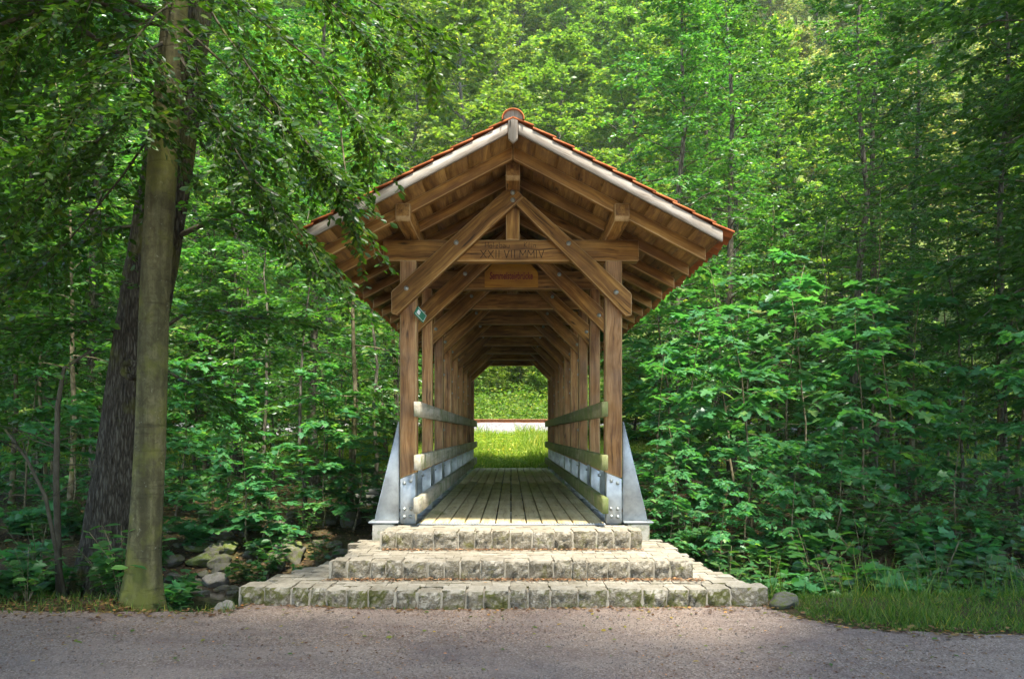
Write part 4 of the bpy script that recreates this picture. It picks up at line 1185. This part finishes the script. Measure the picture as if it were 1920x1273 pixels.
# bare leaning shrub stems at the far left
g = np.random.default_rng(77)
for i, (pp, lab) in enumerate((([px(262 - 150, 1070, 7.4), px(105, 900, 7.4), px(108, 760, 7.4), px(120, 690, 7.4), px(175, 655, 7.4)], 'dark bare crooked stem left of the big trunks'),
                               ([px(125, 1010, 7.2), px(85, 930, 7.2), px(50, 860, 7.2), px(10, 805, 7.2)], 'thin brown branch leaning left across the dark undergrowth'))):
    pp = np.array(pp); pp[0, 2] = height(pp[0, 0], pp[0, 1]) - 0.05
    rt = empty('bare_shrub', pp[0]); tag(rt, lab, 'shrub')
    w = MB(); w.tube(pp, np.linspace(0.035 - .015 * i, 0.012, len(pp)), 7)
    for k in range(10):
        t_ = g.uniform(0.3, 0.98) * (len(pp) - 1); a = int(t_); q = pp[a] + (pp[a + 1] - pp[a]) * (t_ - a)
        e = q + np.array([g.normal(0, .25), g.normal(0, .2), g.uniform(-.05, .3)]); w.tube([q, (q + e) / 2 + g.normal(0, .02, 3), e], [.007, .005, .002], 4, False)
    w.obj('stem', M_limb, None, rt)

def blades(m, X_, Y_, hlo, hhi, w, g, Zf=height, lean=0.45):
    n = len(X_); Zb = Zf(X_, Y_)
    P = np.stack([X_, Y_, Zb - 0.01], -1)
    A = norm(np.stack([g.normal(0, lean, n), g.normal(0, lean, n), np.ones(n)], -1)); a = g.uniform(0, 6.28, n)
    N = np.stack([np.cos(a), np.sin(a), np.zeros(n)], -1); h = g.uniform(hlo, hhi, n) * g.uniform(.7, 1.1, n)
    leaves(m, P, A, N, np.stack([h, np.full(n, w), h], -1), BLADE, BLADE_F)

g = np.random.default_rng(50)
m = MB()
n = 70000; X_ = g.uniform(2.2, 9.5, n) ** 1.0; Y_ = g.uniform(5.5, 7.75, n)
clump = nz2(X_, Y_, 6, 31) * 0.5 + 0.5
keep = (Y_ > path_edge(X_) + 0.02 + 0.16 * nz2(X_, Y_, 9, 33) + 0.10 * nz2(X_, Y_, 3, 34)) & ((X_ > 2.42) | (Y_ > 6.85)) & (g.uniform(0, 1, n) < 0.35 + 0.75 * clump)
blades(m, X_[keep], Y_[keep], 0.03, 0.10, 0.007, g, lean=.6)
n = 9000; X_ = g.uniform(2.3, 9, n); Y_ = path_edge(X_) + np.abs(g.normal(.1, .8, n)); k = nz2(X_, Y_, 4.5, 38) > 0.1; blades(m, X_[k], Y_[k], 0.10, 0.22, 0.007, g, lean=.5)
n = 130; X_ = g.uniform(2.3, 7, n); Y_ = g.uniform(7.0, 7.9, n); blades(m, X_, Y_, 0.35, 0.75, 0.008, g, lean=.25)
n = 1500; X_ = g.uniform(2.4, 9, n); Y_ = g.uniform(6.3, 8.0, n); k = nz2(X_, Y_, 3.2, 36) > 0.05; blades(m, X_[k], Y_[k], 0.15, 0.42, 0.009, g, lean=0.4)
n = 900; X_ = g.uniform(2.2, 7, n); Y_ = path_edge(X_) + g.normal(0, .06, n); k = nz2(X_, X_ * 0, 4.5, 37) > -0.1; blades(m, X_[k], Y_[k], 0.02, 0.09, 0.006, g, lean=0.8)
n = 1500; X_ = g.uniform(-2.6, 2.3, n); Y_ = np.array([f1(x) for x in X_]) - g.uniform(0.0, 0.05, n); k = nz2(X_, X_ * 0, 5, 35) > 0.12
blades(m, X_[k], Y_[k], 0.015, 0.06, 0.006, g)
n = 2600; X_ = -g.uniform(2.3, 7.0, n); Y_ = g.uniform(6.35, 7.2, n); blades(m, X_, Y_, 0.03, 0.14, 0.007, g)
tag(m.obj('verge_grass', L_grass), 'short green grass on the verge along the gravel path', 'grass', kind='stuff')
m = MB()
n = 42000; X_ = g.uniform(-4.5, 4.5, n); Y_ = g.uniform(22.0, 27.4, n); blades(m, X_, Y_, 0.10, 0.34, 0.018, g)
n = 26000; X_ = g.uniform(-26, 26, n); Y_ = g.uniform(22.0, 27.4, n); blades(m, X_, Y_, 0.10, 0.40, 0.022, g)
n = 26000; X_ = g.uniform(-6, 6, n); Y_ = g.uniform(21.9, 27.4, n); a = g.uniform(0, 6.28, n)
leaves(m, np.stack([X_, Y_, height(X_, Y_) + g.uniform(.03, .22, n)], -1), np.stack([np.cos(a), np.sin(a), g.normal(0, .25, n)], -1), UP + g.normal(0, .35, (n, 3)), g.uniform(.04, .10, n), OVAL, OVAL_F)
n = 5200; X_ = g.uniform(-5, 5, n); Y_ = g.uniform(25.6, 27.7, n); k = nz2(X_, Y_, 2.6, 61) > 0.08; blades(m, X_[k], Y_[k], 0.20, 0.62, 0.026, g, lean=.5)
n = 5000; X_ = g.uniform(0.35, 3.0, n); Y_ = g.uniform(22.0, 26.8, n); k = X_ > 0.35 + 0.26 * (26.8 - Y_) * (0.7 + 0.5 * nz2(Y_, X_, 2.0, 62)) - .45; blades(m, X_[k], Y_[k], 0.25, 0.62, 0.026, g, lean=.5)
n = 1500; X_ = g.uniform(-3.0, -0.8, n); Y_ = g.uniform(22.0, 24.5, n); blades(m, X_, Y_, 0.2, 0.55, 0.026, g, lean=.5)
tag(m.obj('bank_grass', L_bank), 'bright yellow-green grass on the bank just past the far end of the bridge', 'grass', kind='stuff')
m = MB()
n = 50000; X_ = g.uniform(-24, 24, n); Y_ = g.uniform(31.2, 39, n); blades(m, X_, Y_, 0.15, 0.55, 0.03, g)
n = 16000; X_ = g.uniform(-24, 24, n); X_[:9000] = g.uniform(-4, 4, 9000); Y_ = g.uniform(31.2, 38, n); a = g.uniform(0, 6.28, n)
leaves(m, np.stack([X_, Y_, height(X_, Y_) + g.uniform(.1, .65, n)], -1), np.stack([np.cos(a), np.sin(a), g.normal(0, .3, n)], -1), UP * .6 + g.normal(0, .4, (n, 3)), g.uniform(.08, .18, n), OVAL, OVAL_F)
tag(m.obj('meadow_grass', L_meadow), 'tall green weeds and grass on the slope beyond the track', 'grass', kind='stuff')

# low growth filling the wood's floor and the bushes beyond the track
m = MB()
n = 22000; X_ = g.uniform(2.4, 15, n) * np.where(g.uniform(0, 1, n) < .5, 1, -1); Y_ = np.where(X_ > 0, g.uniform(10.5, 27, n), g.uniform(13.5, 27, n))
Zb = height(X_, Y_) + np.abs(g.normal(0, 0.32, n)) * (0.5 + 0.5 * nz2(X_, Y_, 2.2, 41))
a = g.uniform(0, 6.28, n)
leaves(m, np.stack([X_, Y_, np.maximum(Zb, height(X_, Y_) + .02)], -1), np.stack([np.cos(a), np.sin(a), g.normal(0, .3, n)], -1), UP * .7 + g.normal(0, .35, (n, 3)), g.uniform(.07, .15, n), OVAL, OVAL_F)
tag(m.obj('undergrowth', L_plant), 'low green undergrowth covering the floor of the wood', 'undergrowth', kind='stuff')
for x, y, s in ((-2.7, 34.6, .62), (-1.6, 35.2, .7), (-0.6, 34.9, .5), (0.4, 35.4, .72), (1.3, 34.7, .55), (2.4, 35.1, .7), (-3.0, 36.3, 1.0), (-1.5, 37.0, .9), (0.2, 36.6, .8), (1.7, 36.4, 1.0), (3.4, 37, 1.1), (-5, 37, 1.2), (1.75, 25.3, .42), (-2.1, 24.6, .35), (5.6, 37, 1.2), (0.6, 40, 1.5), (-2.4, 40, 1.5), (2.9, 26, .5)):
    bush.put(x, y, U(0, 6.3), s, 'rounded leafy bush on the sunny bank seen past the bridge', 'bush', 'bushes on the far bank')

# fallen leaves and needle litter
def litter(X_, Y_, Z_, lo, hi, mat, name, lab, T=OVAL, F=OVAL_F, tilt=.25):
    n = len(X_); a = g.uniform(0, 6.28, n); m = MB()
    leaves(m, np.stack([X_, Y_, Z_], -1), np.stack([np.cos(a), np.sin(a), g.normal(0, .12, n)], -1), UP + g.normal(0, tilt, (n, 3)), g.uniform(lo, hi, n), T, F)
    tag(m.obj(name, mat), lab, 'litter', kind='stuff')
n = 24000; X_ = g.uniform(-8, 9, n); Y_ = 9.3 + 8 * g.uniform(0, 1, n) ** 1.5; k = (np.abs(X_) > 1.5)
X_, Y_ = X_[k], Y_[k]
X2 = np.concatenate([X_, g.uniform(-7, -2.3, 1700), g.uniform(2.1, 6, 500), g.uniform(-2.6, 2.5, 160)]); Y2 = np.concatenate([Y_, 6.42 + g.normal(0.15, .22, 1700), np.zeros(500), np.zeros(160)]); Y2[-660:] = path_edge(X2[-660:]) + g.normal(-.02, .10, 660); Y2[-160:] = np.array([f1(x) for x in X2[-160:]]) - np.abs(g.normal(0, .12, 160)) - .03
litter(X2, Y2, height(X2, Y2) + 0.018, 0.028, 0.06, L_dry, 'fallen_leaves', 'tan and brown fallen leaves on the stream banks')
# on the treads, swept against the risers
xa = np.concatenate([g.uniform(-1.7, 1.75, 1500), g.uniform(-1.3, 1.33, 900), g.uniform(-2.3, 2.2, 500)])
ya = np.concatenate([7.055 - np.abs(g.normal(0, .06, 1500)), 7.755 - np.abs(g.normal(0, .055, 900)), np.array([f1(x) for x in xa[-500:]]) - np.abs(g.normal(0, .05, 500))])
za = np.concatenate([np.full(1500, .170), np.full(900, .337), np.full(500, .014)])
litter(xa, ya, za, .012, .040, L_needle, 'step_litter', 'reddish dry litter swept against the step risers')
n = 9000; X_ = g.uniform(-4.4, 4.4, n); Y_ = 4.2 + 2.3 * g.uniform(0, 1, n) ** 0.8; k = (Y_ < path_edge(X_) - .3) & (nz2(X_, Y_, 2.5, 51) + g.normal(0, .25, n) > 0.0)
litter(X_[k], Y_[k], height(X_[k], Y_[k]) + .014, .008, .028, L_needle, 'path_litter', 'reddish bits of dry litter scattered over the gravel path')
n = 170; X_ = g.uniform(-3.4, 3.4, n); Y_ = 4.6 + 1.9 * g.uniform(0, 1, n) ** 0.6
litter(X_, Y_, height(X_, Y_) + .016, .025, .055, leafmat('fresh_fallen_leaf', (0.05, 0.12, 0.02), (0.16, 0.18, 0.03), (0.42, 0.28, 0.05), .2, .2, .5), 'path_leaves', 'green and yellow leaves lying singly on the gravel path')
# small gravel grains
n = 16000; X_ = g.uniform(-4.6, 4.6, n); Y_ = 4.2 + 2.4 * g.uniform(0, 1, n); k = Y_ < path_edge(X_) - .1; X_, Y_ = X_[k], Y_[k]; n = len(X_)
OCT = np.array([(0, 0, .5), (.5, 0, 0), (0, .5, 0), (-.5, 0, 0), (0, -.5, 0), (0, 0, -.5)], float); OCT_F = [np.array([(0, 1, 2), (0, 2, 3), (0, 3, 4), (0, 4, 1), (5, 2, 1), (5, 3, 2), (5, 4, 3), (5, 1, 4)])]
m = MB(); a = g.uniform(0, 6.28, n); s_ = g.uniform(.005, .015, n)
leaves(m, np.stack([X_, Y_, height(X_, Y_) + .009], -1), np.stack([np.cos(a), np.sin(a), g.normal(0, .3, n)], -1), UP + g.normal(0, .2, (n, 3)), np.stack([s_, s_ * g.uniform(.6, 1, n), s_ * .7], -1), OCT, OCT_F)
tag(m.obj('gravel', stone('gravel_grain', (0.10, .078, .07), (.19, .152, .122), (.31, .268, .25), 0, 9, .3)), 'loose pinkish grey gravel grains on the path', 'gravel', kind='stuff')

# ------------------------------------------------------------------ light, sky, camera
S = Vector((0.16, -0.34, 0.93)).normalized()
sun = bpy.data.lights.new('sun', 'SUN'); sun.energy = 2.8; sun.angle = R(5.0); sun.color = (1.0, 0.95, 0.86)
so = bpy.data.objects.new('sun', sun); COL.objects.link(so); so.rotation_euler = (-S).to_track_quat('-Z', 'Y').to_euler(); so.location = (5, -10, 30)
w = bpy.data.worlds.new('World'); scene.world = w; w.use_nodes = True
nt = w.node_tree; bg = nt.nodes['Background']
sky = nt.nodes.new('ShaderNodeTexSky'); sky.sky_type = 'NISHITA'; sky.sun_disc = False
sky.sun_elevation = math.asin(S.z); sky.sun_rotation = math.atan2(S.x, S.y)
nt.links.new(sky.outputs[0], bg.inputs[0]); bg.inputs[1].default_value = 0.15

t = NT('air')
pv = t.n('ShaderNodeVolumePrincipled', Color=(0.95, 0.95, 0.86, 1), Density=0.0004, Anisotropy=0.2)
t.t.links.new(pv.outputs[0], t.out.inputs['Volume'])
m = MB(); m.box(-108, 108, -28, 109, -2.2, 92)
tag(m.obj('haze', t.m), kind='stuff')

cam = bpy.data.cameras.new('camera'); co = bpy.data.objects.new('camera', cam); COL.objects.link(co)
cam.sensor_width = 36; cam.lens = 27.0; cam.shift_y = 175.5 / 1920; cam.shift_x = 0.001; cam.clip_end = 500; cam.clip_start = 0.05
co.location = (0, 0, 1.5); co.rotation_euler = (R(90), 0, 0)
scene.camera = co
scene.view_settings.view_transform = 'Standard'; scene.view_settings.look = 'None'
scene.view_settings.exposure = 2.55; scene.view_settings.gamma = 1.0; scene.view_settings.use_curve_mapping = False
cy = scene.cycles
cy.use_denoising = True
try: cy.denoiser = 'OPENIMAGEDENOISE'
except Exception: pass
cy.max_bounces = 12; cy.diffuse_bounces = 8; cy.transmission_bounces = 8; cy.glossy_bounces = 3
cy.sample_clamp_indirect = 6.0
